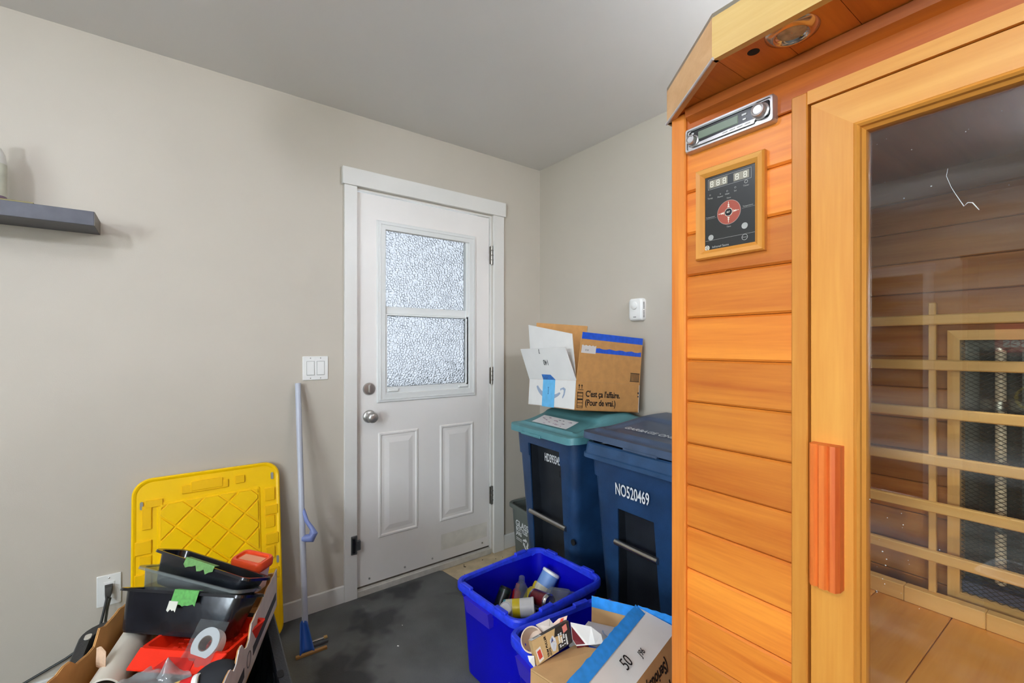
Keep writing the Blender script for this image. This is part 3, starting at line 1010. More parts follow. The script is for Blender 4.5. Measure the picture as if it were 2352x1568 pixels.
# heater
ht = bpy.data.objects.new('infrared_heater', None); COL.objects.link(ht); ht.parent = sa
hx0, hx1, hz0, hz1 = 0.334, 0.834, 0.545, 1.320
ho = [(hx0, hz0), (hx1, hz0), (hx1, hz1), (hx0, hz1)]
hi = [(hx0 + 0.026, hz0 + 0.028), (hx1 - 0.026, hz0 + 0.028), (hx1 - 0.026, hz1 - 0.028), (hx0 + 0.026, hz1 - 0.028)]
for k in range(4):
    j = (k + 1) % 4
    loops = [[V((ho[a][0], 0.899, ho[a][1])), V((ho[a][0], 0.826, ho[a][1])), V((hi[a][0], 0.824, hi[a][1])), V((hi[a][0], 0.899, hi[a][1]))] for a in (k, j)]
    MB().loft(loops).build('frame_piece', W_slatz if k % 2 else W_slat, ht)
MB().box(hx0 + 0.026, hx1 - 0.026, 0.893, 0.897, hz0 + 0.028, hz1 - 0.028).build('back_plate', mat('dim reflector steel', (104, 108, 104), 0.35, 0.8), ht)
b = MB()
b.grid(lambda u, v: V((0.395 + 0.08 * u + 0.0, 0.885 - 0.03 * (2 * u - 1) ** 2, hz0 + 0.09 + v * (hz1 - hz0 - 0.14))), 10, 1)
b.grid(lambda u, v: V((0.655 + 0.08 * u, 0.885 - 0.03 * (2 * u - 1) ** 2, hz0 + 0.09 + v * (hz1 - hz0 - 0.14))), 10, 1)
b.build('reflector', mat('curved reflector', (168, 170, 164), 0.3, 0.9), ht, True)
for x in (0.435, 0.695):
    for zz in range(4):
        za = hz0 + 0.075 + zz * 0.168
        MB().tube([(x, 0.862, za), (x, 0.862, za + 0.140)], 0.0115, 14).build('ceramic_tube', mat('ceramic heater tube', (226, 218, 196), 0.5), ht, True)
MB().box(hx0 + 0.027, hx1 - 0.027, 0.850, 0.893, hz0 + 0.0285, hz0 + 0.060).build('terminal_box', mat('blue grey terminal cover', (84, 94, 132), 0.5), ht)
# expanded metal guard: crossing strands
b = MB()
gx0, gx1, gz0, gz1 = hx0 + 0.027, hx1 - 0.027, hz0 + 0.029, hz1 - 0.029
step, slope = 0.0120, 0.62
H = gz1 - gz0
Wd = gx1 - gx0
def strand(sgn):
    c = -Wd * slope
    while c < H:
        # z = c + slope*x  (or mirrored), clip to the frame
        xa = max(0, (0 - c) / slope)
        xb_ = min(Wd, (H - c) / slope)
        if xb_ > xa + 0.004:
            za, zb = c + slope * xa, c + slope * xb_
            if sgn < 0:
                p, q = V((gx1 - xa, 0.838, gz0 + za)), V((gx1 - xb_, 0.838, gz0 + zb))
            else:
                p, q = V((gx0 + xa, 0.838, gz0 + za)), V((gx0 + xb_, 0.838, gz0 + zb))
            b.tube([p, q], 0.00085, 4, caps=False)
        c += step
strand(1); strand(-1)
b.build('mesh_guard', mat('black expanded mesh', (22, 26, 24), 0.45), ht)

# ------------------------------------------------------------------ wheeled carts
M_cart = mat('navy cart plastic', (28, 60, 98), 0.42, var=0.22, vscale=9, bump=0.35, bscale=240)
M_cart_dk = mat('charcoal cart plastic', (30, 34, 40), 0.45, var=0.2, vscale=9, bump=0.3, bscale=240)
M_teal = mat('teal lid plastic', (86, 142, 148), 0.4, var=0.10, vscale=7, bump=0.2, bscale=200)
M_cart_lid = mat('slate blue lid plastic', (66, 84, 110), 0.4, var=0.15, vscale=9, bump=0.25, bscale=220)
M_bar = mat('galvanised bar', (170, 168, 164), 0.3, 1.0)
M_rub = mat('wheel rubber', (22, 22, 22), 0.7)

def sstep(a, b_, x):
    t_ = min(1, max(0, (x - a) / (b_ - a)))
    return t_ * t_ * (3 - 2 * t_)

def cart_body(t, w, d, ztop, m, recess, flare):
    """tapered hollow tub; recess = (x0, x1, ztop, depth) lift channel on the front"""
    def sec(z):
        f = z / ztop
        ww = (w - 0.16) + 0.10 * f
        front = 0.085 - 0.050 * f
        back = d - 0.075 + 0.045 * f
        return ww, front, back
    loops = []
    for z in (0.03, 0.06, 0.35, ztop - 0.13, ztop - 0.128, ztop):
        ww, fr, bk = sec(z)
        if z > ztop - 0.129:
            ww += 0.012; fr -= 0.006
        loops.append(rrect(ww, bk - fr, 0.045, z, 5, 0, (fr + bk) / 2))
    for z in (ztop, 0.08):
        ww, fr, bk = sec(z)
        loops.append(rrect(ww - 0.012, bk - fr - 0.012, 0.04, z, 5, 0, (fr + bk) / 2))
    b = MB()
    b.loft(loops, True, True)
    o = b.build('body', m, t)
    x0, x1, zt, dep = recess
    c = MB()
    c.loft([[V((x0 - flare, -0.05, 0.0)), V((x1 + flare, -0.05, 0.0)), V((x1 + flare, 0.095 + dep, 0.0)), V((x0 - flare, 0.095 + dep, 0.0))],
            [V((x0 - flare * .3, -0.05, zt * .55)), V((x1 + flare * .3, -0.05, zt * .55)), V((x1 + flare * .3, 0.070 + dep, zt * .55)), V((x0 - flare * .3, 0.070 + dep, zt * .55))],
            [V((x0, -0.05, zt)), V((x1, -0.05, zt)), V((x1, 0.055 + dep * 0.75, zt - 0.02)), V((x0, 0.055 + dep * 0.75, zt - 0.02))]])
    # close the hollow behind the channel with its own lining first
    cut(o, c.bm)
    lin_ = MB()
    k = 0.004
    lin_.loft([[V((x0 - flare, 0.093, 0.034)), V((x0 - flare, 0.093 + dep, 0.034)), V((x1 + flare, 0.093 + dep, 0.034)), V((x1 + flare, 0.093, 0.034))],
               [V((x0 - flare * .3, 0.066, zt * .55)), V((x0 - flare * .3, 0.068 + dep, zt * .55)), V((x1 + flare * .3, 0.068 + dep, zt * .55)), V((x1 + flare * .3, 0.066, zt * .55))],
               [V((x0, 0.052, zt - 0.004)), V((x0, 0.053 + dep * .75, zt - 0.024)), V((x1, 0.053 + dep * .75, zt - 0.024)), V((x1, 0.052, zt - 0.004))]], False, False, closed=False)
    r_ = lin_.build('lift_channel', M_cart_dk, t)
    sd = r_.modifiers.new('s', 'SOLIDIFY'); sd.thickness = 0.003; sd.offset = 1
    bake(r_)
    o.data.shade_smooth(); o.data.set_sharp_from_angle(angle=R(28))
    return o, sec

def lid_mesh(w, d, hfun, skirt, m, name, t, mtx=None, nx=56, ny=56):
    """moulded lid: rounded outline, height from hfun(x, y), skirt below"""
    b = MB()
    rc = 0.05
    def pos(u, v):
        x = (u - .5) * w
        y = v * d
        # squeeze the corners round
        ex = max(0, abs(x) - (w / 2 - rc)); ey = max(0, max(rc - y, y - (d - rc)))
        L = math.hypot(ex, ey)
        if L > rc and ex > 0 and ey > 0:
            x -= math.copysign(ex - ex * rc / L, x)
            yy = ey - ey * rc / L
            y += yy if y < d / 2 else -yy
        return x, y
    def fn(u, v):
        x, y = pos(u, v)
        return V((x, y, hfun(x, y)))
    g = b.grid(fn, nx, ny)
    # skirt
    ring_ = [g[0][i] for i in range(nx + 1)] + [g[j][nx] for j in range(1, ny + 1)] + [g[ny][i] for i in range(nx - 1, -1, -1)] + [g[j][0] for j in range(ny - 1, 0, -1)]
    low = [b.bm.verts.new((v.co.x * 1.004, v.co.y - (0.002 if v.co.y < d / 2 else -0.002), v.co.z - skirt)) for v in ring_]
    low2 = [b.bm.verts.new((v.co.x * 0.975, d / 2 + (v.co.y - d / 2) * 0.975, v.co.z - skirt)) for v in ring_]
    k = len(ring_)
    for i in range(k):
        j = (i + 1) % k
        b.bm.faces.new((ring_[i], ring_[j], low[j], low[i]))
        b.bm.faces.new((low[i], low[j], low2[j], low2[i]))
    b.bm.faces.new(low2)
    return b.build(name, m, t, True, 40, mtx)

def wheels(t, w, d):
    b = MB().tube([(-w / 2 + 0.05, d - 0.115, 0.10), (w / 2 - 0.05, d - 0.115, 0.10)], 0.009, 10)
    b.build('axle', M_bar, t, True)
    for s_ in (-1, 1):
        MB().lathe([(0.03, -0.02), (0.09, -0.024), (0.10, -0.018), (0.10, 0.018), (0.09, 0.024), (0.03, 0.02)], 28,
                   Matrix.Translation((s_ * (w / 2 - 0.045), d - 0.115, 0.10)) @ Matrix.Rotation(R(90), 4, 'Y')).build('wheel', M_rub, t, True, 40)

# --- organics cart under the delivery box
t1 = thing('wheeled_cart', 'dark wheeled cart with teal lid beside the door, delivery box on top', 'garbage cart', (0.632, -0.562, 0), R(-4), 'wheeled carts in the corner')
w1, d1 = 0.520, 0.520
body, sec = cart_body(t1, w1, d1, 0.848, M_cart, (-0.118, 0.128, 0.795, 0.05), 0.0)
def h1(x, y):
    z = 0.866 + 0.004 * sstep(0.0, 0.02, y)
    side = sstep(w1 / 2 - 0.012, w1 / 2 - 0.070, abs(x)) if abs(x) > w1 / 2 - 0.070 else 1.0
    fr = 0.16 * sstep(0.040, 0.055, y) + 0.84 * sstep(0.030, 0.30, y)
    bk = 1 - 0.45 * sstep(0.40, 0.53, y)
    z += 0.074 * fr * bk * side
    # sunk label panel
    inp = sstep(0.058, 0.066, y) * sstep(0.212, 0.198, y) * sstep(w1 / 2 - 0.052, w1 / 2 - 0.062, abs(x))
    z -= 0.010 * inp
    return z
lid_mesh(w1, d1, h1, 0.030, M_teal, 'lid', t1)
b = MB()
def on1(u, v):
    x = -0.165 + 0.275 * u
    y = 0.088 + 0.082 * v
    return V((x, y, h1(x, y) + 0.0012))
b.grid(on1, 12, 12)
b.build('label', mat('white paper label', (232, 232, 234), 0.6, var=0.02, vscale=10), t1)
random.seed(3)
for i in range(22):
    x = random.uniform(-0.15, 0.075); y = random.uniform(0.095, 0.155)
    ln = random.uniform(0.006, 0.022)
    b = MB()
    b.quadslab([(x, y, h1(x, y) + 0.0017), (x + ln, y, h1(x + ln, y) + 0.0017), (x + ln, y + 0.004, h1(x + ln, y + 0.004) + 0.0017), (x, y + 0.004, h1(x, y + 0.004) + 0.0017)], 0.0003)
    b.build('label_mark', mat('label print %d' % (i % 3), [(170, 130, 160), (96, 96, 110), (190, 170, 190)][i % 3], 0.6), t1)
# grip tab under the lid's front edge
b = MB().box(-0.125, 0.035, -0.010, 0.012, 0.832, 0.846, 0.003)
b.build('grip_tab', M_teal, t1)
MB().tube([(-0.135, 0.058, 0.430), (0.150, 0.058, 0.430)], 0.0125, 14).build('lift_bar', M_bar, t1, True)
MB().lathe([(0.014, 0), (0.014, 0.002), (0.0005, 0.002)], 18, frame((0.196, 0.060, 0.385), (1, 0, 0), (0, 0.06, 1))).build('bar_hole', M_dark, t1)
text('serial_number', 'HD393345', 0.056, M_print_white, t1, frame((-0.055, 0.0885, 0.716), (1, 0, 0), (0, -0.02, 1)), sx=0.50, bold=0.014)
for (x, z, ww, hh) in ((0.060, 0.640, 0.070, 0.030),):
    ring2 = MB()
    ring2.box(x, x + ww, 0.090, 0.0925, z, z + 0.002); ring2.box(x, x + ww, 0.090, 0.0925, z + hh, z + hh + 0.002)
    ring2.box(x, x + 0.002, 0.090, 0.0925, z, z + hh); ring2.box(x + ww, x + ww + 0.002, 0.090, 0.0925, z, z + hh + 0.002)
    ring2.build('moulded_plate', M_cart_dk, t1)
wheels(t1, w1, d1)

# --- garbage cart
t2 = thing('wheeled_cart', 'dark navy wheeled cart with lid propped open, stamped garbage only, next to the sauna', 'garbage cart', (1.166, -0.566, 0), R(-3.0), 'wheeled carts in the corner')
w2, d2 = 0.525, 0.520
cart_body(t2, w2, d2, 0.850, M_cart, (-0.085, 0.095, 0.625, 0.05), 0.035)
b = MB()
b.loft([rrect(w2 - 0.02, d2 - 0.02, 0.05, z, 5, 0, d2 / 2) for z in (0.798,)] + [rrect(w2, d2, 0.05, 0.800, 5, 0, d2 / 2), rrect(w2, d2, 0.05, 0.816, 5, 0, d2 / 2), rrect(w2 - 0.012, d2 - 0.012, 0.05, 0.820, 5, 0, d2 / 2),
        rrect(w2 - 0.020, d2 - 0.020, 0.05, 0.858, 5, 0, d2 / 2), rrect(w2 - 0.030, d2 - 0.030, 0.05, 0.864, 5, 0, d2 / 2), rrect(w2 - 0.060, d2 - 0.060, 0.045, 0.864, 5, 0, d2 / 2), rrect(w2 - 0.065, d2 - 0.065, 0.045, 0.798, 5, 0, d2 / 2),
        rrect(w2 - 0.02, d2 - 0.02, 0.05, 0.798, 5, 0, d2 / 2)], False, False)
b.build('rim', mat('rim navy plastic', (44, 76, 112), 0.4, var=0.18, vscale=12, bump=0.3, bscale=200), t2, True, 30)
def h2(x, y):
    z = 0.897 + 0.010 * sstep(0.05, 0.50, y)
    side = sstep(w2 / 2 - 0.030, w2 / 2 - 0.055, abs(x))
    fr = sstep(0.035, 0.060, y)
    z += (0.016 + 0.022 * sstep(0.10, 0.42, y)) * fr * side
    s2 = sstep(w2 / 2 - 0.065, w2 / 2 - 0.085, abs(x)) * sstep(0.070, 0.085, y) * sstep(0.36, 0.33, y)
    z -= 0.012 * s2
    return z
piv = Matrix.Translation((0, d2, 0.868)) @ Matrix.Rotation(R(-0.8), 4, 'X') @ Matrix.Rotation(R(0.9), 4, 'Y') @ Matrix.Translation((0, -d2, -0.868))
lid_mesh(w2, d2, h2, 0.027, M_cart_lid, 'lid', t2, piv)
text('lid_print', 'GARBAGE ONLY', 0.044, mat('chalky white print', (196, 204, 210), 0.7), t2, piv @ frame((-0.020, 0.175, h2(0, 0.175) + 0.0045), (1, 0.0, 0), (0, 1, 0.085)), sx=0.84, bold=0.012, align='CENTER')
MB().box(-0.01, 0.15, -0.008, 0.012, 0.862, 0.872, 0.003).build('grip_tab', M_cart_lid, t2, mtx=piv)
MB().tube([(-0.100, 0.052, 0.470), (0.112, 0.052, 0.470)], 0.0125, 14).build('lift_bar', M_bar, t2, True)
text('serial_number', 'NO520469', 0.068, M_print_white, t2, frame((-0.085, 0.0335, 0.694), (1, 0, 0), (0, -0.062, 1)), sx=0.55, bold=0.012)
wheels(t2, w2, d2)
b = MB()
b.grid(lambda u, v: V((-0.16 + 0.24 * u, 0.028 + 0.08 * v, 0.866 + 0.010 * math.sin(math.pi * u) + 0.004 * noise.noise(V((u * 9, v * 6, 2))))), 24, 10)
o = b.build('garbage_bag', clear('frosty bag film', (220, 226, 232), 0.25, 0.45), None, True)
o.matrix_world = Matrix.Translation((1.166, -0.566, 0)) @ Matrix.Rotation(R(-3), 4, 'Z')
tag(o, 'crumpled clear bag poking out under the garbage cart lid', 'bag')
md = o.modifiers.new('s', 'SOLIDIFY'); md.thickness = 0.0006
bake(o)

# ------------------------------------------------------------------ delivery box on the teal lid
S = 0.965
Mb = Matrix(((0.9885, 0.1474, -0.0342, 0.8172), (-0.1432, 0.9843, 0.1030, -0.4914), (0.0488, -0.0970, 0.9941, 0.9786), (0, 0, 0, 1)))
bx = thing('delivery_box', 'open cardboard delivery box, white end and brown side, on the teal cart lid', 'cardboard box', mtx=Mb)
w, d, h = 0.4333 * S, 0.4095 * S, 0.1411 * S
def sc3(p):
    return tuple(c * S for c in p)
TH = 0.004
def panel(name, pts, m_out, m_in, th=TH):
    return MB().quadslab(pts, th, 0, 1).build(name, [m_out, m_in], bx)
panel('brown_side', [(0, 0, 0), (0, d, 0), (0, d, h), (0, 0, h)], M_kraft, M_kraft_in)
panel('white_end', [(-w, 0, 0), (0 - .0005, 0, 0), (0 - .0005, 0, h), (-w, 0, h)], M_wcard, M_kraft_in)
panel('back_end', [(0, d, 0), (-w, d * .86, 0), (-w, d * .86, h), (0, d, h)], M_wcard, M_kraft_in)
panel('brown_side', [(-w, d * .86, 0), (-w, 0, 0), (-w, 0, h), (-w, d * .86, h)], M_kraft, M_kraft_in)
MB().poly([(-w, 0, 0), (0, 0, 0), (0, d, 0), (-w, d * .86, 0)], (0, 0, 0.004)).build('bottom', M_kraft, bx)
flapB = [sc3(p) for p in ((0, 0.002, 0.1415), (0, 0.4095, 0.1415), (-0.004, 0.425, 0.386), (-0.004, 0.027, 0.378))]
panel('brown_flap', flapB, M_kraft, M_kraft_in)
panel('white_flap', [sc3(p) for p in ((-0.4333, 0, 0.1415), (-0.002, 0, 0.1415), (-0.026, -0.058, 0.296), (-0.446, -0.062, 0.304))], M_wcard, mat('white card inside', (226, 220, 214), 0.7, var=0.02))
panel('white_flap', [sc3(p) for p in ((-0.425, 0.012, 0.143), (-0.020, 0.012, 0.143), (-0.074, 0.014, 0.374), (-0.502, 0.014, 0.456))], M_wcard, M_wcard)
panel('brown_flap', [sc3(p) for p in ((-0.431, 0.350, 0.1415), (-0.431, 0.030, 0.1415), (-0.440, 0.030, 0.464), (-0.442, 0.395, 0.488))], M_kraft, M_kraft)
# blue painter's tape on the tall brown flap
def onB(y, z, lift=0.0006):
    p0, p1, p2, p3 = [V(q) for q in flapB]
    return (p0.lerp(p1, y)).lerp(p3.lerp(p2, y), z) + V((lift, 0, 0))
def strip(name, y0, y1, z0, z1, m, wav=0.0, n=14):
    b = MB()
    up = [onB(y0 + (y1 - y0) * i / n, z1 + (wav * math.sin(i * 1.9) if wav else 0)) for i in range(n + 1)]
    lo = [onB(y0 + (y1 - y0) * i / n, z0) for i in range(n + 1)]
    for i in range(n):
        b.quadslab([lo[i], lo[i + 1], up[i + 1], up[i]], 0.0004)
    return b.build(name, m, bx)
strip('blue_tape', 0.0, 1.0, 0.865, 1.005, M_tape_blue)
strip('blue_tape', 0.235, 0.985, 0.600, 0.690, M_tape_blue, 0.012)
strip('paper_label', 0.015, 0.235, 0.575, 0.735, mat('torn paper label', (226, 222, 218), 0.7), 0.01)
strip('label_mark', 0.075, 0.12, 0.62, 0.655, M_ink)
# printing on the brown side
def fb(y, z):
    return frame((0.0005, y * S, z * S), (0, 1, 0), (0, 0, 1))
l1 = text('t', "C'est \u00e7a l'affaire.", 0.040, M_ink, bx, fb(0.060, 0.080), sx=0.80, bold=0.022)
l2 = text('t', "(Pour de vrai.)", 0.040, M_ink, bx, fb(0.058, 0.038), sx=0.80, bold=0.022)
joined('slogan', [l1, l2], bx)
b = MB()
for i, zz in enumerate((0.020, 0.036, 0.050, 0.068, 0.082)):
    b.box(0.0003, 0.0007, 0.012 * S, 0.042 * S, zz * S, (zz + (0.0025 if i != 2 else 0.007)) * S)
for (ya, yb) in ((0.010, 0.0125), (0.042, 0.0445)):
    b.box(0.0003, 0.0007, ya * S, yb * S, 0.012 * S, 0.088 * S)
b.box(0.0003, 0.0007, 0.010 * S, 0.0445 * S, 0.012 * S, 0.0145 * S); b.box(0.0003, 0.0007, 0.010 * S, 0.0445 * S, 0.086 * S, 0.0885 * S)
b.build('code_block', M_ink, bx)
b = MB()
b.box(0.0003, 0.0007, 0.012 * S, 0.045 * S, 0.098 * S, 0.1005 * S)
for ya in (0.018, 0.034):
    b.box(0.0003, 0.0007, ya * S, (ya + 0.003) * S, 0.104 * S, 0.118 * S)
    b.poly([(0.0007, (ya - 0.004) * S, 0.117 * S), (0.0007, (ya + 0.007) * S, 0.117 * S), (0.0007, (ya + 0.0015) * S, 0.126 * S)], (-0.0004, 0, 0))
b.build('this_way_up_arrows', M_ink, bx)
b = MB()
for i in range(7):
    p = [onB(0.835 + i * 0.022, 0.07), onB(0.835 + i * 0.022 + 0.010, 0.07), onB(0.835 + i * 0.022 + 0.010, 0.235), onB(0.835 + i * 0.022, 0.235)]
    b.quadslab(p, 0.0004)
for (za, zb) in ((0.06, 0.072), (0.233, 0.245)):
    b.quadslab([onB(0.828, za), onB(0.985, za), onB(0.985, zb), onB(0.828, zb)], 0.0004)
b.build('barcode', M_ink, bx)
b = MB()
for (zz, ss) in ((0.094, 0.010), (0.078, 0.007)):
    b.box(0.0003, 0.0007, d - 0.012, d - 0.004, zz * S, (zz + ss) * S)
b.build('corner_marks', M_ink, bx)
# smile logo and sky blue tape on the white end
def fw(x, z):
    return frame((x * S, -0.0005, z * S), (1, 0, 0), (0, 0, 1))
b = MB()
N = 22
for i in range(N):
    seg = []
    for u in (i / N, (i + 1) / N):
        a = R(-158 + 116 * u)
        wd = 0.004 + 0.021 * math.sin(math.pi * (0.12 + 0.80 * u))
        c = V((-0.226 * S, 0, 0.142 * S))
        rad = V((math.cos(a) * 0.132, 0, math.sin(a) * 0.098))
        seg.append((c + rad * 1.0, c + rad * (1 - wd / 0.10)))
    (o0, i0), (o1, i1) = seg
    b.quadslab([o0 + V((0, -.0006, 0)), o1 + V((0, -.0006, 0)), i1 + V((0, -.0006, 0)), i0 + V((0, -.0006, 0))], 0.0003)
hk = [(-0.128, 0.098), (-0.100, 0.106), (-0.082, 0.098), (-0.088, 0.070), (-0.103, 0.050), (-0.108, 0.056), (-0.098, 0.074), (-0.096, 0.091), (-0.110, 0.096), (-0.126, 0.088)]
b.poly([(x * S, -0.0006, z * S) for x, z in hk], (0, 0.0003, 0))
b.build('smile_logo', mat('faded blue grey print', (158, 172, 194), 0.6), bx)
b = MB()
b.box(-0.288 * S, -0.175 * S, -0.0014, -0.0007, 0.0, h)
b.build('packing_tape', mat('pale sky tape', (104, 190, 240), 0.25, var=0.06, vscale=40), bx)
fA, fBq = V(sc3((-0.4333, 0, 0.1415))), V(sc3((-0.002, 0, 0.1415)))
gA, gB = V(sc3((-0.446, -0.062, 0.304))), V(sc3((-0.026, -0.058, 0.296)))
def onF(u, v, lift=0.0010):
    n_ = (fBq - fA).cross(gA - fA).normalized()
    return fA.lerp(fBq, u).lerp(gA.lerp(gB, u), v) + n_ * lift
MB().quadslab([onF(0.335, 0.0), onF(0.605, 0.0), onF(0.53, 0.16), onF(0.335, 0.17)], 0.0004).build('tape_end', mat('deep blue tape', (24, 110, 190), 0.3, var=0.25, vscale=90), bx)
xd = (onF(1, .5) - onF(0, .5))
text('flap_print', '140', 0.040, M_ink, bx, frame(onF(0.575, 0.56), -xd, onF(.5, 0) - onF(.5, 1)), sx=0.8, bold=0.0)
b = MB()
for q in (((0.43, 0.84), (0.445, 0.98)), ((0.43, 0.84), (0.445, 0.85))):
    p0, p1 = onF(*q[0]), onF(*q[1])
    b.tube([p0, p1], 0.0012, 5)
b.build('flap_crease', M_ink, bx)
text('tape_print', 'prime', 0.016, mat('tape print', (28, 90, 150), 0.4), bx, frame((-0.232 * S, -0.0016, 0.085 * S), (0, 0, -1), (1, 0, 0)), align='CENTER')

# ------------------------------------------------------------------ grey glass-recycling box
M_grey_bin = mat('grey green bin plastic', (98, 104, 98), 0.5, var=0.08, vscale=8, bump=0.2, bscale=160)
gb = thing('glass_recycling_box', 'grey glass recycling box wedged between the door casing and the teal-lidded cart', 'recycling bin', (0.205, -0.178, 0), R(-7))
gw, gd, ghh = 0.330, 0.270, 0.305
b = MB()
b.loft([rrect(gw - 0.07, gd - 0.06, 0.035, 0.0), rrect(gw - 0.065, gd - 0.055, 0.04, 0.006), rrect(gw - 0.03, gd - 0.03, 0.04, ghh - 0.02), rrect(gw - 0.038, gd - 0.038, 0.036, ghh - 0.02), rrect(gw - 0.075, gd - 0.065, 0.035, 0.010)], True, True)
b.build('tub', M_grey_bin, gb, True)
b = MB()
b.loft([rrect(gw - 0.03, gd - 0.03, 0.04, ghh - 0.022), rrect(gw, gd, 0.045, ghh - 0.024), rrect(gw + 0.002, gd + 0.002, 0.046, ghh - 0.006), rrect(gw - 0.008, gd - 0.008, 0.042, ghh), rrect(gw - 0.034, gd - 0.034, 0.036, ghh - 0.004), rrect(gw - 0.030, gd - 0.030, 0.036, ghh - 0.022)], False, False)
b.build('rim', M_grey_bin, gb, True)
def fg(x, z):
    f_ = z / ghh
    return frame((x, -(gd - 0.055) / 2 - 0.0125 * f_ - 0.0012, z), (1, 0, 0), (0, -0.041, 1))
g1 = text('t', 'GLASS', 0.052, M_print_white, gb, fg(-0.088, 0.195), bold=0.015)
g2 = text('t', 'BOTTLES', 0.031, M_print_white, gb, fg(-0.086, 0.162), bold=0.02, sx=1.05)
g3 = text('t', 'JARS', 0.031, M_print_white, gb, fg(-0.086, 0.136), bold=0.02, sx=1.05)
joined('lettering', [g1, g2, g3], gb)
b = MB()
for (zz, wx) in ((0.107, 0.0075), (0.097, 0.0065)):
    for i in range(7):
        b.loft([[fg(-0.085 + i * 0.0095, zz) @ V((x, y, z)) for x, y in ((0, -.002), (wx, -.002), (wx, .002), (0, .002))] for z in (0, .0005)])
b.build('fine_print', M_print_white, gb)
b = MB()
fm = fg(0.022, 0.100)
for k in range(3):
    mm = fm @ Matrix.Rotation(R(120 * k + 10), 4, 'Z')
    for q in ([(-0.030, 0.014), (0.006, 0.014), (0.006, 0.026), (-0.018, 0.026)], [(0.004, 0.007), (0.020, 0.020), (0.004, 0.034)]):
        b.loft([[mm @ V((x, y, z)) for x, y in q] for z in (0, 0.0006)])
b.build('recycling_symbol', M_print_white, gb)
# jars inside
for (x, y, r, hh, c, lab) in ((0.175, -0.235, 0.032, 0.255, (236, 232, 230), 'white-topped jar inside the grey glass recycling box'), (0.125, -0.205, 0.030, 0.20, (60, 70, 60), 'dark glass bottle inside the grey glass recycling box')):
    j = thing('jar', lab, 'jar', (x, y, 0.012))
    MB().lathe([(r * .9, 0), (r, 0.006), (r, hh * .75), (r * .75, hh * .85), (r * .75, hh * .88)], 20).build('glass', mat('jar %s' % lab[:5], c, 0.15, spec=0.6), j, True)
    MB().lathe([(r * .8, hh * .87), (r * .82, hh * .88), (r * .82, hh), (r * .3, hh + .001)], 20).build('lid', M_white if c[0] > 100 else M_black, j, True)

# ------------------------------------------------------------------ two blue recycling boxes
M_blue = mat('royal blue bin plastic', (7, 7, 174), 0.38, spec=0.25, var=0.10, vscale=6, bump=0.15, bscale=160)
M_blue_rim = mat('scuffed blue rim', (38, 62, 222), 0.45, var=0.15, vscale=40, bump=0.3, bscale=90)
def blue_bin(loc, rz, w, d, h, label, hx=0.0):
    t = thing('recycling_box', label, 'recycling bin', loc, rz, 'blue recycling boxes')
    b = MB()
    ob = lambda k, z: rrect(w - k, d - k, 0.045, z)
    # outer skin with shallow corner flutes, then inner skin
    def flute(lp, amt):
        out = []
        for p in lp:
            ax_, ay_ = abs(p.x) / (w / 2), abs(p.y) / (d / 2)
            q = p.copy()
            if 0.45 < ax_ < 0.75 and ay_ > 0.8:
                q.y *= 1 - amt
            if 0.45 < ay_ < 0.75 and ax_ > 0.8:
                q.x *= 1 - amt
            out.append(q)
        return out
    b.loft([ob(0.075, 0), ob(0.065, 0.008), ob(0.05, h * .45), ob(0.034, h - 0.055), ob(0.024, h - 0.050), ob(0.020, h - 0.012),
            ob(0.030, h - 0.012), ob(0.060, h * .45), ob(0.085, 0.012)], True, True)
    o = b.build('tub', M_blue, t, True, 25)
    b = MB()
    b.loft([ob(0.021, h - 0.030), ob(0.004, h - 0.030), ob(0.0, h - 0.024), ob(0.0, h - 0.006), ob(0.006, h), ob(0.022, h), ob(0.032, h - 0.005), ob(0.031, h - 0.030)], False, False)
    r_ = b.build('rim', M_blue_rim, t, True, 30)
    smooth_noise_offset(r_, 0.0012, 40)
    # interlocking lugs on the rim
    for (x, y, rx) in ((-w * .28, -d / 2 + 0.008, 0), (w * .25, -d / 2 + 0.008, 0), (-w * .25, d / 2 - 0.008, 0), (w * .28, d / 2 - 0.008, 0), (-w / 2 + 0.008, d * .25, 1), (w / 2 - 0.008, -d * .2, 1)):
        a_, c_ = (0.030, 0.009) if not rx else (0.009, 0.030)
        MB().box(x - a_, x + a_, y - c_, y + c_, h - 0.004, h + 0.008, 0.003).build('lug', M_blue_rim, t)
    # hand grip on the short side, hooded plate and drain slots
    b = MB()
    b.loft([[V((hx - 0.075, -d / 2 + 0.016, h - 0.030)), V((hx + 0.075, -d / 2 + 0.016, h - 0.030)), V((hx + 0.075, -d / 2 - 0.012, h - 0.030)), V((hx - 0.075, -d / 2 - 0.012, h - 0.030))],
            [V((hx - 0.070, -d / 2 + 0.020, h - 0.085)), V((hx + 0.070, -d / 2 + 0.020, h - 0.085)), V((hx + 0.070, -d / 2 + 0.000, h - 0.088)), V((hx - 0.070, -d / 2 + 0.000, h - 0.088))]])
    b.build('hand_grip', mat('violet blue grip', (58, 44, 190), 0.3), t)
    return t
blue_bin((0.918, -0.842, 0.007), R(3.5), 0.385, 0.462, 0.353, 'blue recycling box full of cans and containers, in front of the teal-lidded cart', hx=-0.03)
blue_bin((1.314, -0.942, 0.007), R(-5.5), 0.302, 0.400, 0.368, 'nearer blue recycling box holding cardboard cartons, beside the sauna corner')

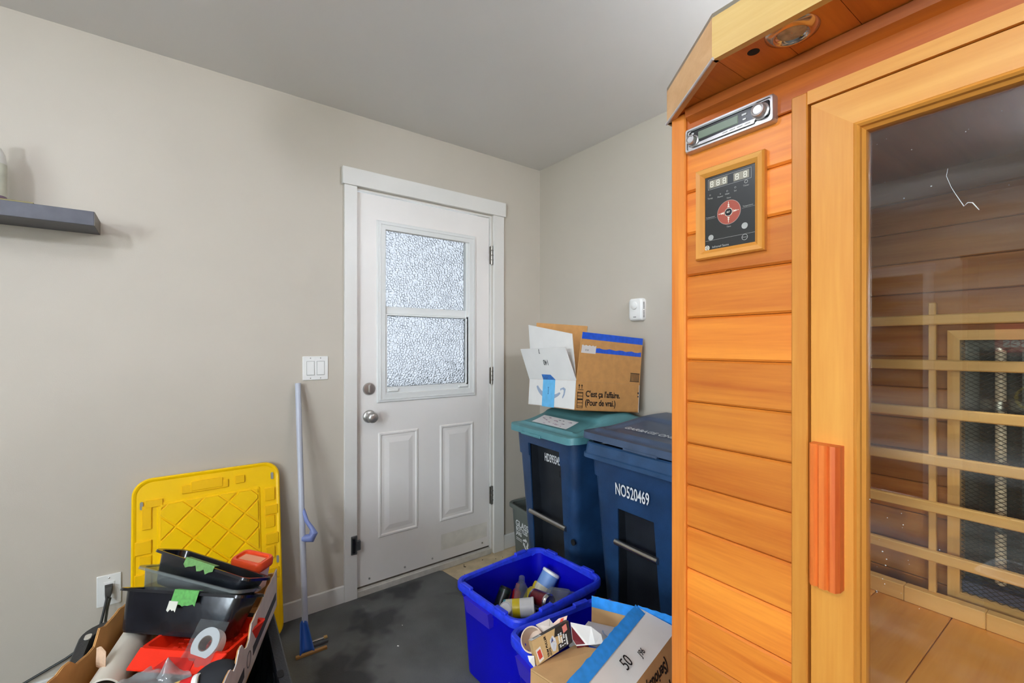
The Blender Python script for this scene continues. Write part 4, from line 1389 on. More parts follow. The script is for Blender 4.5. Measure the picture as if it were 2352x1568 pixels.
# --- what lies in the first box
def can(name, label, cat, p, q, r, bands, cap=None, group='containers in the blue recycling box', n=28, shoulder=0.0):
    """cylinder from p to q; bands = [(from, to, material)]"""
    L = (V(q) - V(p)).length
    m = along(p, q)
    t = thing(name, label, cat, mtx=m, group=group)
    first = True
    for (a, b_, mm) in bands:
        prof = [(r, a * L), (r, b_ * L)]
        if first:
            prof = [(r * .86, a * L), (r, a * L + 0.003), (r, b_ * L)]
            first = False
        MB().lathe(prof, n).build('side', mm, t, True)
    if cap:
        kind, cm = cap
        if kind == 'lid':
            MB().lathe([(r * 1.0, L), (r * 1.04, L + 0.001), (r * 1.04, L + 0.010), (r * .92, L + 0.0125), (r * .84, L + 0.0105), (r * .01, L + 0.0105)], n).build('lid', cm, t, True)
        elif kind == 'canend':
            MB().lathe([(r, L), (r * .86, L + 0.007), (r * .84, L + 0.009), (r * .78, L + 0.004), (r * .01, L + 0.004)], n).build('can_end', cm, t, True)
            MB().box(-r * .22, r * .22, -r * .55, r * .1, L + 0.0042, L + 0.006, 0.0006).build('pull_tab', cm, t)
        elif kind == 'neck':
            MB().lathe([(r, L), (r * .75, L + r * .6), (r * .42, L + r * .9), (r * .40, L + r * 1.1)], n).build('shoulder', bands[-1][2], t, True)
            MB().lathe([(r * .48, L + r * 1.05), (r * .50, L + r * 1.1), (r * .48, L + r * 1.8), (r * .1, L + r * 1.85)], n).build('cap', cm, t, True)
    return t
M_cblue = mat('pale blue label', (120, 158, 214), 0.45)
M_cream = mat('cream label', (224, 220, 196), 0.5, var=0.12, vscale=40)
M_mblue = mat('mid blue label', (40, 120, 200), 0.45)
M_yel = mat('yellow plastic', (232, 206, 30), 0.35)
M_mar = mat('maroon can print', (104, 22, 30), 0.3, 0.4, var=0.3, vscale=60)
M_alu = mat('aluminium', (196, 192, 188), 0.25, 1.0)
M_red = mat('red plastic', (206, 24, 30), 0.35)
M_clear = clear('clear plastic', (226, 232, 234), 0.06, 0.93)
M_blk_lab = mat('black can print', (18, 22, 22), 0.3)
c1 = can('canister', 'tall cardboard canister with white lid and pale blue label, in the blue box', 'canister', (0.842, -0.755, 0.180), (0.850, -0.670, 0.296), 0.0375,
         [(0, 0.64, M_cream), (0.64, 1.0, M_cblue)], ('lid', M_white))
b = MB()
L1 = (V((0.850, -0.670, 0.296)) - V((0.842, -0.755, 0.180))).length
b.grid(lambda u, v: V((0.0378 * math.cos(R(-40 + 70 * u)), 0.0378 * math.sin(R(-40 + 70 * u)), 0.02 + v * (L1 - 0.022))), 8, 2)
lbl = b.build('blue_panel', M_mblue, c1)
can('spray_can', 'black can with small white print lying at the left of the blue box', 'can', (0.8100, -0.935, 0.170), (0.795, -0.868, 0.272), 0.026,
    [(0, 0.9, M_blk_lab), (0.9, 1.0, mat('dark green band', (30, 50, 44), 0.3))], ('canend', mat('dark can end', (40, 42, 44), 0.3, 0.6)))
can('bottle', 'red bottle between the black can and the clear jar', 'bottle', (0.838, -0.868, 0.170), (0.800, -0.815, 0.245), 0.018, [(0, 1, M_red)], ('neck', M_red))
can('bottle', 'yellow bottle lying under the blue-labelled canister', 'bottle', (0.862, -0.828, 0.190), (0.828, -0.752, 0.232), 0.028, [(0, 1, M_yel)], ('neck', M_yel))
sd_ = can('drink_can', 'maroon and silver drink can on top of the pile', 'can', (0.893, -0.800, 0.262), (0.985, -0.800, 0.280), 0.031,
          [(0, 0.12, M_alu), (0.12, 0.92, M_mar), (0.92, 1.0, M_alu)], ('canend', M_alu))
b = MB()
b.grid(lambda u, v: V((0.0314 * math.cos(R(150 + 110 * u)), 0.0314 * math.sin(R(150 + 110 * u)), 0.012 + v * 0.070)), 10, 2)
b.build('silver_panel', M_alu, sd_)
jr = can('jar', 'white jar with yellow and teal label at the front of the blue box', 'jar', (0.868, -0.932, 0.246), (0.938, -0.848, 0.258), 0.034,
    [(0, 0.10, mat('teal label', (90, 176, 178), 0.4)), (0.10, 0.34, M_cream), (0.34, 0.60, M_yel), (0.60, 1.0, M_white)], ('lid', M_white))
can('cup', 'small white plastic cup with rounded rim left of the yellow-labelled jar', 'cup', (0.868, -0.888, 0.215), (0.895, -0.940, 0.262), 0.024, [(0, 1, M_white)], ('lid', M_white))
can('clear_bottle', 'empty clear plastic bottle behind the small white cup', 'bottle', (0.895, -0.872, 0.262), (0.852, -0.832, 0.292), 0.026, [(0, 1, M_clear)], ('neck', M_clear))
o = MB()
o.loft([rrect(0.105, 0.085, 0.015, 0), rrect(0.115, 0.095, 0.016, 0.028), rrect(0.130, 0.110, 0.018, 0.030), rrect(0.130, 0.110, 0.018, 0.033), rrect(0.112, 0.092, 0.015, 0.036), rrect(0.100, 0.080, 0.015, 0.055)], True, True)
o = o.build('clamshell', clear('clear clamshell', (222, 228, 230), 0.08, 0.9), None, True)
o.matrix_world = Matrix.Translation((0.975, -0.735, 0.235)) @ Euler((R(14), R(-10), R(20))).to_matrix().to_4x4()
tag(o, 'clear plastic clamshell behind the maroon drink can', 'container')
o = MB()
o.grid(lambda u, v: V((0.790 + 0.255 * u, -0.995 + 0.305 * v, 0.155 + 0.045 * noise.noise(V((u * 5, v * 5, 4))) + 0.02 * noise.noise(V((u * 14, v * 14, 1))))), 26, 28)
o = o.build('crumpled_paper', mat('crumpled grey paper', (126, 124, 126), 0.8, var=0.15, vscale=14), None, True, 25)
tag(o, 'crumpled grey paper filling under the cans in the blue box', 'paper')
md = o.modifiers.new('s', 'SOLIDIFY'); md.thickness = 0.10; md.offset = -1
bake(o)

# --- cardboard in the nearer box
cb = thing('torn_delivery_box', 'open cardboard box with white flap and bright blue tape stuffed in the nearer blue box', 'cardboard box', (0, 0, 0))
T1, T2 = V((1.386, -0.778, 0.440)), V((1.500, -1.205, 0.440))
Fd1, Fd2 = V((1.470, -0.690, 0.380)), V((1.578, -1.160, 0.380))
Dn1, Dn2 = Fd1 + V((0.060, 0.010, -0.190)), Fd2 + V((0.060, 0.014, -0.190))
b = MB().quadslab([T1, T2, Fd2, Fd1], 0.005, 0, 1)
b.build('white_panel', [M_wcard, M_kraft_in], cb)
b = MB().quadslab([Fd1, Fd2, Dn2, Dn1], 0.005, 0, 1)
b.build('brown_panel', [mat('light kraft side', (206, 160, 106), 0.8, var=0.05, vscale=30), M_kraft_in], cb)
nrm = (T2 - T1).cross(Fd1 - T1).normalized()
if nrm.z < 0:
    nrm = -nrm
e_t = (T2 - T1).normalized()
sl = (Fd1 - T1) - e_t * (Fd1 - T1).dot(e_t)
sl.normalize()
b = MB()
N = 26
Ln = (T2 - T1).length
for i in range(N):
    p0, p1 = T1 + e_t * Ln * i / N, T1 + e_t * Ln * (i + 1) / N
    j0, j1 = 0.004 * noise.noise(V((i * 1.3, 0, 0))), 0.004 * noise.noise(V(((i + 1) * 1.3, 0, 0)))
    b.quadslab([p0 - sl * (0.010 + j0) + nrm * .001, p1 - sl * (0.010 + j1) + nrm * .001, p1 + sl * 0.027 + nrm * .0012, p0 + sl * 0.027 + nrm * .0012], 0.0008)
b.build('edge_tape', M_tape_sky, cb)
xr = (-(e_t)).normalized()
l1 = text('t', '50', 0.044, M_ink, cb, frame(T1 + e_t * 0.240 + sl * 0.066 + nrm * 0.0016, xr, -sl), sx=0.95, bold=0.0)
l2 = text('t', 'J96', 0.024, M_ink, cb, frame(T1 + e_t * 0.158 + sl * 0.080 + nrm * 0.0016, xr, -sl), sx=0.95, bold=0.0)
joined('stamp', [l1, l2], cb)
e_f = (Fd2 - Fd1).normalized()
dn = (Dn1 - Fd1) - e_f * (Dn1 - Fd1).dot(e_f)
dn.normalize()
n2 = e_f.cross(dn).normalized()
l1 = text('t', '(Seriously,', 0.043, M_ink, cb, frame(Fd1 + e_f * 0.120 + dn * 0.042 + n2 * 0.0012, e_f, dn), sx=0.85, bold=0.02)
l2 = text('t', "Here's to", 0.043, M_ink, cb, frame(Fd1 + e_f * 0.130 + dn * 0.092 + n2 * 0.0012, e_f, dn), sx=0.85, bold=0.02)
joined('slogan', [l1, l2], cb)
# inner walls
Bk = V((1.252, -0.845, 0.440))
b = MB().quadslab([T1 + V((0, 0, -.22)), Bk + V((-.004, 0, -.22)), Bk, T1], 0.005)
b.build('back_wall', M_kraft_in, cb)
dB = (T1 - Bk)
b = MB()
N = 14
for i in range(N):
    p0, p1 = Bk + dB * (i / N), Bk + dB * ((i + 1) / N)
    inn_n = V((dB.y, -dB.x, 0)).normalized()
    j0 = 0.004 * noise.noise(V((i * 1.7, 3, 0))); j1 = 0.004 * noise.noise(V(((i + 1) * 1.7, 3, 0)))
    b.quadslab([p0 + V((0, 0, -0.034)) + inn_n * .0070, p1 + V((0, 0, -0.034)) + inn_n * .0070, p1 + V((0, 0, 0.003 + j1)) + inn_n * .0070, p0 + V((0, 0, 0.003 + j0)) + inn_n * .0070], 0.0008)
dC = (Fd1 + V((-0.010, 0.002, 0.026)) - T1)
for i in range(8):
    p0, p1 = T1 + dC * (i / 8), T1 + dC * ((i + 1) / 8)
    b.quadslab([p0 + V((0, 0, -0.030)), p1 + V((0, 0, -0.030)), p1 + V((0, 0.0, 0.004 + 0.002 * (i % 2))), p0 + V((0, 0, 0.004 + 0.002 * ((i + 1) % 2)))], 0.001)
b.build('rim_tape', M_tape_sky, cb)
A_, B_ = V((1.330, -1.176, 0.383)), V((1.333, -1.010, 0.383))
C_, D_ = V((1.434, -1.010, 0.426)), V((1.486, -1.200, 0.431))
b = MB().quadslab([A_, D_, C_, B_], 0.005)
b.build('folded_flap', M_kraft_in, cb)
b = MB().quadslab([A_ + V((-.006, 0, -.22)), A_, B_, B_ + V((-.006, 0, -.22))], 0.005)
b.quadslab([A_ + V((0, .004, -.22)), D_ + V((0, .004, -.22)), D_ + V((0, 0, -.006)), A_ + V((0, 0, -.006))], 0.005)
b.build('front_wall', mat('light kraft side', (206, 160, 106)), cb)
b = MB().quadslab([(1.250, -0.862, 0.360), (1.312, -1.012, 0.372), (1.428, -1.008, 0.404), (1.372, -0.800, 0.366)], 0.004)
sh_o = b.build('inner_sheet', mat('grey white inner sheet', (206, 202, 200), 0.7, var=0.03), cb)
b = MB()
for i in range(14):
    a0, a1 = R(-160 + 140 * i / 14), R(-160 + 140 * (i + 1) / 14)
    c_ = V((1.366, -0.890, 0.3860))
    def el(a, k):
        return c_ + V((math.cos(a) * 0.030 * k, math.sin(a) * 0.020 * k + 0.004, 0))
    b.quadslab([el(a0, 1), el(a1, 1), el(a1, 0.8), el(a0, 0.8)], 0.0004)
b.build('smile_print', MATS['faded blue grey print'], cb)
b = MB().quadslab([(1.345, -1.000, 0.3845), (1.420, -1.003, 0.4050), (1.412, -0.965, 0.3990), (1.338, -0.962, 0.3785)], 0.0008)
b.build('inner_tape', M_tape_blue, cb)

# drywall-blade carton: tan and black
Q = [V((1.3092, -1.1560, 0.440)), V((1.3300, -1.0311, 0.462)), V((1.3540, -1.0390, 0.4145)), V((1.3350, -1.1560, 0.385))]
ct = thing('small_carton', 'small tan and black tool carton lying on top of the cardboard', 'carton', (0, 0, 0))
nq = (Q[1] - Q[0]).cross(Q[3] - Q[0]).normalized()
if nq.dot(V((2.297, -1.974, 1.278)) - Q[0]) < 0:
    nq = -nq
def onQ(u, v, lift=0.0):
    return Q[0].lerp(Q[1], u).lerp(Q[3].lerp(Q[2], u), v) + nq * lift
M_tan = mat('tan carton', (204, 168, 116), 0.55, var=0.04, vscale=20)
M_cblk = mat('charcoal carton', (44, 38, 36), 0.5)
def qpoly(name, uv, m, lift, th=0.0006):
    pts = [onQ(u, v, lift) for u, v in uv]
    return MB().poly(pts, -nq * th).build(name, m, ct)
MB().poly([onQ(u, v, 0) for u, v in ((0, 0), (1, 0), (1, 1), (0, 1))], -nq * 0.022).build('carton_body', M_tan, ct)
qpoly('black_panel', [(0.62, 0), (1, 0), (1, 1), (0.60, 1), (0.62, 0.66), (0.545, 0.40)], M_cblk, 0.0006)
qpoly('product_picture', [(0.43, 0.36), (0.52, 0.22), (0.58, 0.42), (0.585, 0.66), (0.53, 0.90), (0.46, 0.86), (0.43, 0.62)], mat('silver blade picture', (206, 208, 214), 0.4, var=0.1, vscale=60), 0.0009)
qpoly('picture_shade', [(0.45, 0.50), (0.50, 0.28), (0.52, 0.44)], mat('steel blue shade', (70, 80, 130), 0.4), 0.0013)
qpoly('brand_patch', [(0.04, 0.42), (0.17, 0.36), (0.20, 0.90), (0.07, 0.96)], mat('logo patch', (232, 226, 214), 0.5), 0.0009)
qpoly('brand_patch', [(0.065, 0.50), (0.155, 0.46), (0.175, 0.80), (0.085, 0.84)], mat('logo red', (206, 66, 50), 0.5), 0.0013)
qpoly('red_stamp', [(0.80, 0.10), (0.92, 0.05), (0.925, 0.34), (0.81, 0.40)], mat('pink stamp', (222, 128, 116), 0.5), 0.0010)
xq, yq = (Q[3] - Q[0]).normalized(), (Q[1] - Q[0]).normalized()
for (s_, u, sz) in (('TRIM PULLER', 0.335, 0.0088), ('OUTIL', 0.40, 0.0070)):
    text('carton_lettering', s_, sz, M_ink, ct, frame(onQ(u, 0.96, 0.0010), -xq, yq if (-xq).cross(yq).dot(nq) > 0 else -yq), bold=0.02)
b = MB()
random.seed(5)
for i in range(4):
    for k in range(9):
        u0 = 0.655 + i * 0.062
        v0 = 0.30 + k * 0.068 + (0.12 if i > 1 else 0)
        if v0 > 0.9 or random.random() < 0.18:
            continue
        pts = [onQ(u0, v0, 0.001), onQ(u0 + 0.040, v0, 0.001), onQ(u0 + 0.040, v0 + 0.05, 0.001), onQ(u0, v0 + 0.05, 0.001)]
        b.poly(pts, -nq * 0.0003)
b.build('white_copy', M_white, ct)
# top edge strip with barcode, end flap
up_ = (Q[0] - Q[3]).normalized()
def onT(u, v, lift=0.0):
    return Q[0].lerp(Q[1], u) - nq * (0.022 * v) + up_ * lift
MB().poly([onT(0, 0, .0003), onT(1, 0, .0003), onT(1, 1, .0003), onT(0, 1, .0003)], up_ * 0.0005).build('edge_print', M_cblk, ct)
MB().poly([onT(0.0, 0, .0009), onT(0.26, 0, .0009), onT(0.26, 1, .0009), onT(0.0, 1, .0009)], up_ * 0.0005).build('edge_label', M_white, ct)
b = MB()
for i in range(8):
    b.poly([onT(0.08 + i * 0.02, 0.2, .0015), onT(0.088 + i * 0.02, 0.2, .0015), onT(0.088 + i * 0.02, 0.8, .0015), onT(0.08 + i * 0.02, 0.8, .0015)], up_ * 0.0002)
b.build('barcode', M_ink, ct)
e0 = Q[3]
b = MB().quadslab([e0 + V((-0.004, -0.004, -0.010)), e0 + V((-0.014, -0.018, 0.012)), Q[3].lerp(Q[0], .40) + V((-0.014, -0.016, 0.0)), Q[3].lerp(Q[0], .40) + V((-.002, -.002, 0))], 0.001)
b.build('end_flap', M_wcard, ct)
# opened white carton with dark red underside
b = MB()
wc = [V((1.326, -1.020, 0.452)), V((1.365, -0.972, 0.440)), V((1.392, -0.958, 0.425)), V((1.412, -0.972, 0.415)), V((1.400, -0.992, 0.413)), V((1.384, -1.004, 0.408)), V((1.362, -1.030, 0.404)), V((1.350, -1.036, 0.420))]
b.quadslab([wc[0], wc[7], wc[6], wc[5]], 0.001, 0, 1)
b.quadslab([wc[0], wc[5], wc[1]], 0.001, 0, 1)
b.quadslab([wc[1], wc[5], wc[4], wc[2]], 0.001, 0, 1)
b.quadslab([wc[2], wc[4], wc[3]], 0.001, 0, 1)
b.quadslab([wc[6], wc[6] + V((-.006, .012, -.022)), wc[5] + V((-.006, .012, -.022)), wc[5]], 0.001, 1, 1)
o = b.build('opened_carton', [M_wcard, mat('dark red print', (112, 20, 34), 0.4)])
tag(o, 'torn-open white carton with dark red inside beside the tan and black carton', 'carton')
# round paper tub lid, envelope, striped paper
o = MB().lathe([(0.034, 0), (0.035, 0.001), (0.035, 0.060), (0.031, 0.062), (0.030, 0.004), (0.001, 0.004)], 32, along((1.245, -1.075, 0.372), (1.262, -1.112, 0.402))).build('paper_tub', mat('beige paper tub', (222, 198, 178), 0.6), None, True)
tag(o, 'round beige paper tub behind the tan and black carton', 'tub')
b = MB().quadslab([(1.250, -1.090, 0.432), (1.292, -1.082, 0.418), (1.296, -1.052, 0.436), (1.262, -1.045, 0.440)], 0.001)
b.quadslab([(1.250, -1.090, 0.4325), (1.262, -1.045, 0.4405), (1.284, -1.065, 0.436)], 0.0008)
tag(b.build('envelope', mat('pinkish envelope', (232, 218, 208), 0.6)), 'white envelope standing behind the tan and black carton', 'envelope')
b = MB().quadslab([(1.276, -1.058, 0.428), (1.316, -1.034, 0.436), (1.314, -1.020, 0.466), (1.292, -1.036, 0.452)], 0.0008)
o = b.build('paper_card', mat('peach paper', (236, 200, 180), 0.6))
tag(o, 'peach paper card with a red block behind the envelope', 'paper')
b = MB().quadslab([(1.3005, -1.0450, 0.436), (1.3075, -1.0410, 0.4375), (1.3065, -1.0285, 0.458), (1.2998, -1.0330, 0.4545)], 0.0008, 0)
bb_ = b.build('red_block', mat('orange red ink', (226, 62, 34), 0.5), o)
bb_.location = (0.0012, -0.0012, 0.0008)
o = MB()
o.grid(lambda u, v: V((1.215 + 0.20 * u, -1.055 + 0.24 * v - 0.02 * u, 0.20 + 0.02 * noise.noise(V((u * 6, v * 6, 9))))), 16, 16)
o = o.build('crumpled_paper', mat('crumpled kraft paper', (150, 116, 80), 0.8), None, True)
md = o.modifiers.new('s', 'SOLIDIFY'); md.thickness = 0.12; md.offset = -1
bake(o)
tag(o, 'crumpled brown packing paper at the bottom of the nearer blue box', 'paper')

# ------------------------------------------------------------------ yellow tote lid leaning on the wall
M_ylid = mat('yellow tote plastic', (254, 202, 0), 0.33, var=0.03, vscale=5)
M_ylid2 = mat('yellow tote plastic ridge', (246, 190, 0), 0.33, var=0.03, vscale=5)
LW, LH = 0.512, 0.752
lid_m = frame((0.140, -1.832, 0.012), (0, 1, 0), (-0.112, 0, 0.740))     # x across, y up the slope, z out of the wall side
yl = thing('tote_lid', 'yellow plastic storage tote lid leaning against the wall', 'tote lid', mtx=lid_m)
def lrr(w_, h_, r_, z):
    return [V((p.x, p.y + LH / 2, z)) for p in rrect(w_, h_, r_, 0, 8)]
b = MB()
b.loft([lrr(LW - 0.004, LH - 0.004, 0.060, -0.018), lrr(LW, LH, 0.062, -0.016), lrr(LW, LH, 0.062, -0.004), lrr(LW - 0.010, LH - 0.010, 0.058, 0.0), lrr(LW - 0.020, LH - 0.020, 0.055, -0.001),
        lrr(LW - 0.030, LH - 0.030, 0.050, -0.005)], False, True)
b.bm.faces.ensure_lookup_table()
base = b.build('panel', M_ylid, yl, True, 30)
# raised centre field with diamond lattice
CX, CY = 0.360, 0.560
MB().loft([lrr(CX, CY, 0.012, -0.006), lrr(CX - 0.010, CY - 0.010, 0.010, -0.0015)], False, True).build('centre_field', M_ylid, yl)
px_, py_ = CX / 3.05, CY / 5.0
def clipd(pts):
    """clip a polygon to the centre field"""
    def clip(poly, ax_, lim, sg):
        out = []
        for i in range(len(poly)):
            a_, c_ = poly[i], poly[(i + 1) % len(poly)]
            ia, ic = (a_[ax_] * sg <= lim), (c_[ax_] * sg <= lim)
            if ia:
                out.append(a_)
            if ia != ic:
                t_ = (lim * sg - a_[ax_]) / (c_[ax_] - a_[ax_])
                out.append((a_[0] + (c_[0] - a_[0]) * t_, a_[1] + (c_[1] - a_[1]) * t_))
        return out
    for ax_, lim, sg in ((0, CX / 2 - 0.012, 1), (0, CX / 2 - 0.012, -1), (1, CY / 2 - 0.012, 1), (1, CY / 2 - 0.012, -1)):
        pts = clip(pts, ax_, lim, sg)
        if len(pts) < 3:
            return []
    return pts
for i in range(-3, 4):
    for j in range(-5, 6):
        if (i + j) % 2:
            continue
        cx_, cy_ = i * 0.060, j * 0.0590
        hw, hh_ = 0.060 - 0.0045, 0.0590 - 0.0045
        q = clipd([(cx_ + hw, cy_), (cx_, cy_ + hh_), (cx_ - hw, cy_), (cx_, cy_ - hh_)])
        if len(q) < 3:
            continue
        c_ = V((sum(p[0] for p in q) / len(q), sum(p[1] for p in q) / len(q), 0))
        lo_ = [V((p[0], p[1] + LH / 2, -0.0016)) for p in q]
        hi_ = [V((c_.x + (p[0] - c_.x) * .95, c_.y + (p[1] - c_.y) * .95 + LH / 2, 0.0045)) for p in q]
        MB().loft([lo_, hi_], False, True).build('diamond_tile', M_ylid, yl)
# stepped blocks in the margin and slots
for (x0, x1, y0, y1, zt) in ((-0.10, 0.06, 0.672, 0.705, 0.003), (-0.07, 0.04, 0.678, 0.716, 0.005), (0.085, 0.120, 0.680, 0.712, 0.004), (-0.215, -0.160, 0.640, 0.668, 0.004), (-0.225, -0.195, 0.560, 0.650, 0.003),
                          (0.195, 0.235, 0.585, 0.640, 0.004), (0.195, 0.245, 0.525, 0.565, 0.005), (0.195, 0.232, 0.470, 0.520, 0.003), (0.195, 0.245, 0.400, 0.445, 0.005), (0.195, 0.230, 0.340, 0.390, 0.003), (0.195, 0.245, 0.255, 0.300, 0.004),
                          (-0.245, -0.195, 0.470, 0.520, 0.004), (-0.232, -0.195, 0.420, 0.462, 0.003), (-0.245, -0.195, 0.345, 0.400, 0.005), (-0.235, -0.195, 0.270, 0.330, 0.003)):
    MB().box(x0, x1, y0, y1, -0.006, zt - 0.002, 0.002).build('margin_block', M_ylid2, yl)
for (x, y) in ((-0.226, 0.652), (0.226, 0.690), (0.240, 0.330)):
    b = MB().loft([[V((x + p.x, y + p.y, z)) for p in rrect(0.010, 0.030, 0.005, 0)] for z in (-0.0175, -0.0005)])
    b.build('slot', mat('slot grey', (150, 146, 132), 0.6), yl)

# ------------------------------------------------------------------ black tote under the tool tray
M_tote = mat('black tote plastic', (34, 38, 44), 0.4, var=0.12, vscale=12, bump=0.4, bscale=160)
tt = thing('storage_tote', 'open black storage tote standing on the mat below the yellow lid', 'storage tote', (0.755, -1.955, 0.007), R(-3))
TW, TD, TZ = 0.750, 0.500, 0.395
b = MB()
b.loft([rrect(TW - 0.16, TD - 0.12, 0.05, 0), rrect(TW - 0.15, TD - 0.11, 0.055, 0.008), rrect(TW - 0.075, TD - 0.05, 0.06, TZ - 0.03), rrect(TW - 0.085, TD - 0.06, 0.055, TZ - 0.03), rrect(TW - 0.16, TD - 0.12, 0.05, 0.012)], True, True)
b.build('tub', M_tote, tt, True)
b = MB()
b.loft([rrect(TW - 0.085, TD - 0.06, 0.055, TZ - 0.032), rrect(TW - 0.01, TD - 0.01, 0.065, TZ - 0.034), rrect(TW, TD, 0.07, TZ - 0.028), rrect(TW, TD, 0.07, TZ - 0.004), rrect(TW - 0.008, TD - 0.008, 0.066, TZ), rrect(TW - 0.075, TD - 0.055, 0.058, TZ - 0.002),
        rrect(TW - 0.085, TD - 0.06, 0.055, TZ - 0.010), rrect(TW - 0.085, TD - 0.06, 0.055, TZ - 0.032)], False, False)
b.build('rim', M_tote, tt, True)
for (x, y) in ((-0.300, -0.2285), (0.195, 0.2285)):
    b = MB().loft([[V((x + p.x, y + p.y, z)) for p in rrect(0.030, 0.016, 0.007, 0)] for z in (TZ - 0.01, TZ + 0.0006)])
    b.build('rim_hole', mat('light hole', (206, 202, 190), 0.7) if x < 0 else M_dark, tt)
# vertical ribs on the side facing the room
for x in (-0.22, -0.10, 0.02, 0.14, 0.26):
    b = MB().loft([[V((x - .012, TD / 2 - 0.062, 0.02)), V((x + .012, TD / 2 - 0.062, 0.02)), V((x + .012, TD / 2 - 0.050, 0.02)), V((x - .012, TD / 2 - 0.050, 0.02))],
                   [V((x - .012, TD / 2 - 0.032, TZ - 0.034)), V((x + .012, TD / 2 - 0.032, TZ - 0.034)), V((x + .012, TD / 2 - 0.014, TZ - 0.034)), V((x - .012, TD / 2 - 0.014, TZ - 0.034))]])
    b.build('rib', M_tote, tt)

# ------------------------------------------------------------------ cardboard tray with painting tools
yaw = math.atan2(-0.357, 0.934)
tr_m = Matrix.Translation((0.606, -1.684, 0.404)) @ Matrix.Rotation(yaw, 4, 'Z')     # origin far right corner; x towards the room, y to the wall side is negative
ty = thing('cardboard_tray', 'low torn cardboard tray, white printed outside, set on the black tote', 'cardboard tray', mtx=tr_m)
AL, AW, AH = 0.58, 0.388, 0.122
M_tray_w = mat('grey white tray print', (206, 200, 194), 0.65, var=0.06, vscale=30)
def torn(n, base, amp, seed):
    return [base + amp * (noise.noise(V((i * 0.9 + seed, seed, 0))) + 0.6 * noise.noise(V((i * 2.3, seed, 3)))) for i in range(n + 1)]
def tray_wall(name, p, q, hs, m_out, m_in, n):
    """wall between p and q (local xy) with a ragged top"""
    p, q = V((*p, 0)), V((*q, 0))
    nn = V((0, 0, 1)).cross((q - p).normalized()) * 0.005
    b = MB()
    rows = []
    for i in range(n + 1):
        c_ = p.lerp(q, i / n)
        rows.append((c_, c_ + V((0, 0, hs[i])), c_ + nn, c_ + nn + V((0, 0, hs[i] - 0.001))))
    for i in range(n):
        a_, b_ = rows[i], rows[i + 1]
        b.quadslab([a_[0], b_[0], b_[1], a_[1]], 0.0022, 0, 1)
        b.quadslab([b_[2], a_[2], a_[3], b_[3]], 0.0022, 1, 1)
    return b.build(name, [m_out, m_in], ty)
hs = torn(26, AH, 0.006, 2.0)
hs[15] -= 0.030; hs[16] -= 0.036; hs[17] -= 0.028; hs[20] -= 0.018; hs[21] -= 0.02
tray_wall('right_wall', (AL, 0), (0, 0), hs[::-1], M_tray_w, M_kraft, 26)
b = MB()
for (x0, x1) in ((0.02, 0.30), (0.385, 0.57)):
    b.box(x0, x1, 0.0001, 0.0010, 0.028, 0.052)
b.build('dark_stripe', mat('dark slate stripe', (58, 62, 66), 0.6), ty)
b = MB()
for (r0, r1) in ((0.020, 0.017),):
    b.lathe([(r1, 0), (r0, 0), (r0, 0.0006), (r1, 0.0006)], 26, frame((0.342, 0.0006, 0.045), (-1, 0, 0), (0, 0, 1)), caps=False)
b.build('round_mark', mat('grey mark', (110, 112, 112), 0.6), ty)
hs = torn(24, AH * 0.94, 0.007, 5.0)
for i in (10, 11, 12, 13):
    hs[i] -= 0.028
hs[9] += 0.006; hs[14] += 0.004
tray_wall('left_wall', (0, -AW), (AL, -AW), hs, M_kraft, M_kraft, 24)
tray_wall('far_wall', (0, 0), (0, -AW), torn(10, AH * .9, 0.003, 8.0), M_tray_w, M_kraft, 10)
tray_wall('near_wall', (AL, -AW), (AL, 0), torn(10, AH * .8, 0.003, 9.0), M_tray_w, M_kraft, 10)
MB().box(0, AL, -AW, 0, 0, 0.005).build('bottom', M_kraft, ty)

# paint-tray liners (black), one sitting in the other
M_blkgloss = mat('glossy black tray', (22, 24, 30), 0.24, var=0.35, vscale=14, coat=0.4, bump=0.25, bscale=30)
def paint_liner(label, mtx, w_, d_, hgt, m, name='paint_tray_liner', group='paint tray liners stacked in the cardboard tray'):
    t = thing(name, label, 'paint tray', mtx=mtx, group=group)
    # local x along the front edge, y away from camera, z up; origin at front edge centre, bottom
    b = MB()
    def lp(w2_, d2_, z, yo):
        return [V((p.x, p.y + yo, z)) for p in rrect(w2_, d2_, 0.022, 0, 4)]
    yo = d_ / 2
    b.loft([lp(w_ * .84, d_ * .80, 0.0, yo), lp(w_ * .86, d_ * .83, 0.006, yo), lp(w_ * .985, d_ * .985, hgt, yo), lp(w_, d_, hgt + 0.0005, yo), lp(w_ + 0.018, d_ + 0.018, hgt + 0.001, yo), lp(w_ + 0.020, d_ + 0.020, hgt - 0.006, yo),
            lp(w_ + 0.017, d_ + 0.017, hgt - 0.006, yo), lp(w_ + 0.015, d_ + 0.015, hgt - 0.0015, yo), lp(w_ * .99, d_ * .99, hgt - 0.002, yo), lp(w_ * .87, d_ * .84, 0.008, yo), lp(w_ * .85, d_ * .80, 0.002, yo)], True, True)
    b.build('pan', m, t, True, 30)
    return t
f1, f2 = V((0.627, -2.090, 0)), V((0.905, -1.792, 0))
xa = (f2 - f1).normalized()
ya = V((-xa.y, xa.x, 0))
def rim_frame(p, q, hgt, slope):
    """tray frame from the two ends of its front rim; the tray slopes away from the viewer"""
    p, q = V(p), V(q)
    x = (q - p).normalized()
    back = V((-x.y, x.x, 0)).normalized() + V((0, 0, slope))
    m = frame((p + q) / 2, x, back)
    return m @ Matrix.Translation((0, 0, -hgt))
l_a = paint_liner('black paint tray liner in front with bright green tape on its rim', rim_frame((0.632, -2.082, 0.602), (0.884, -1.812, 0.600), 0.104, -0.50), 0.352, 0.100, 0.104, M_blkgloss)
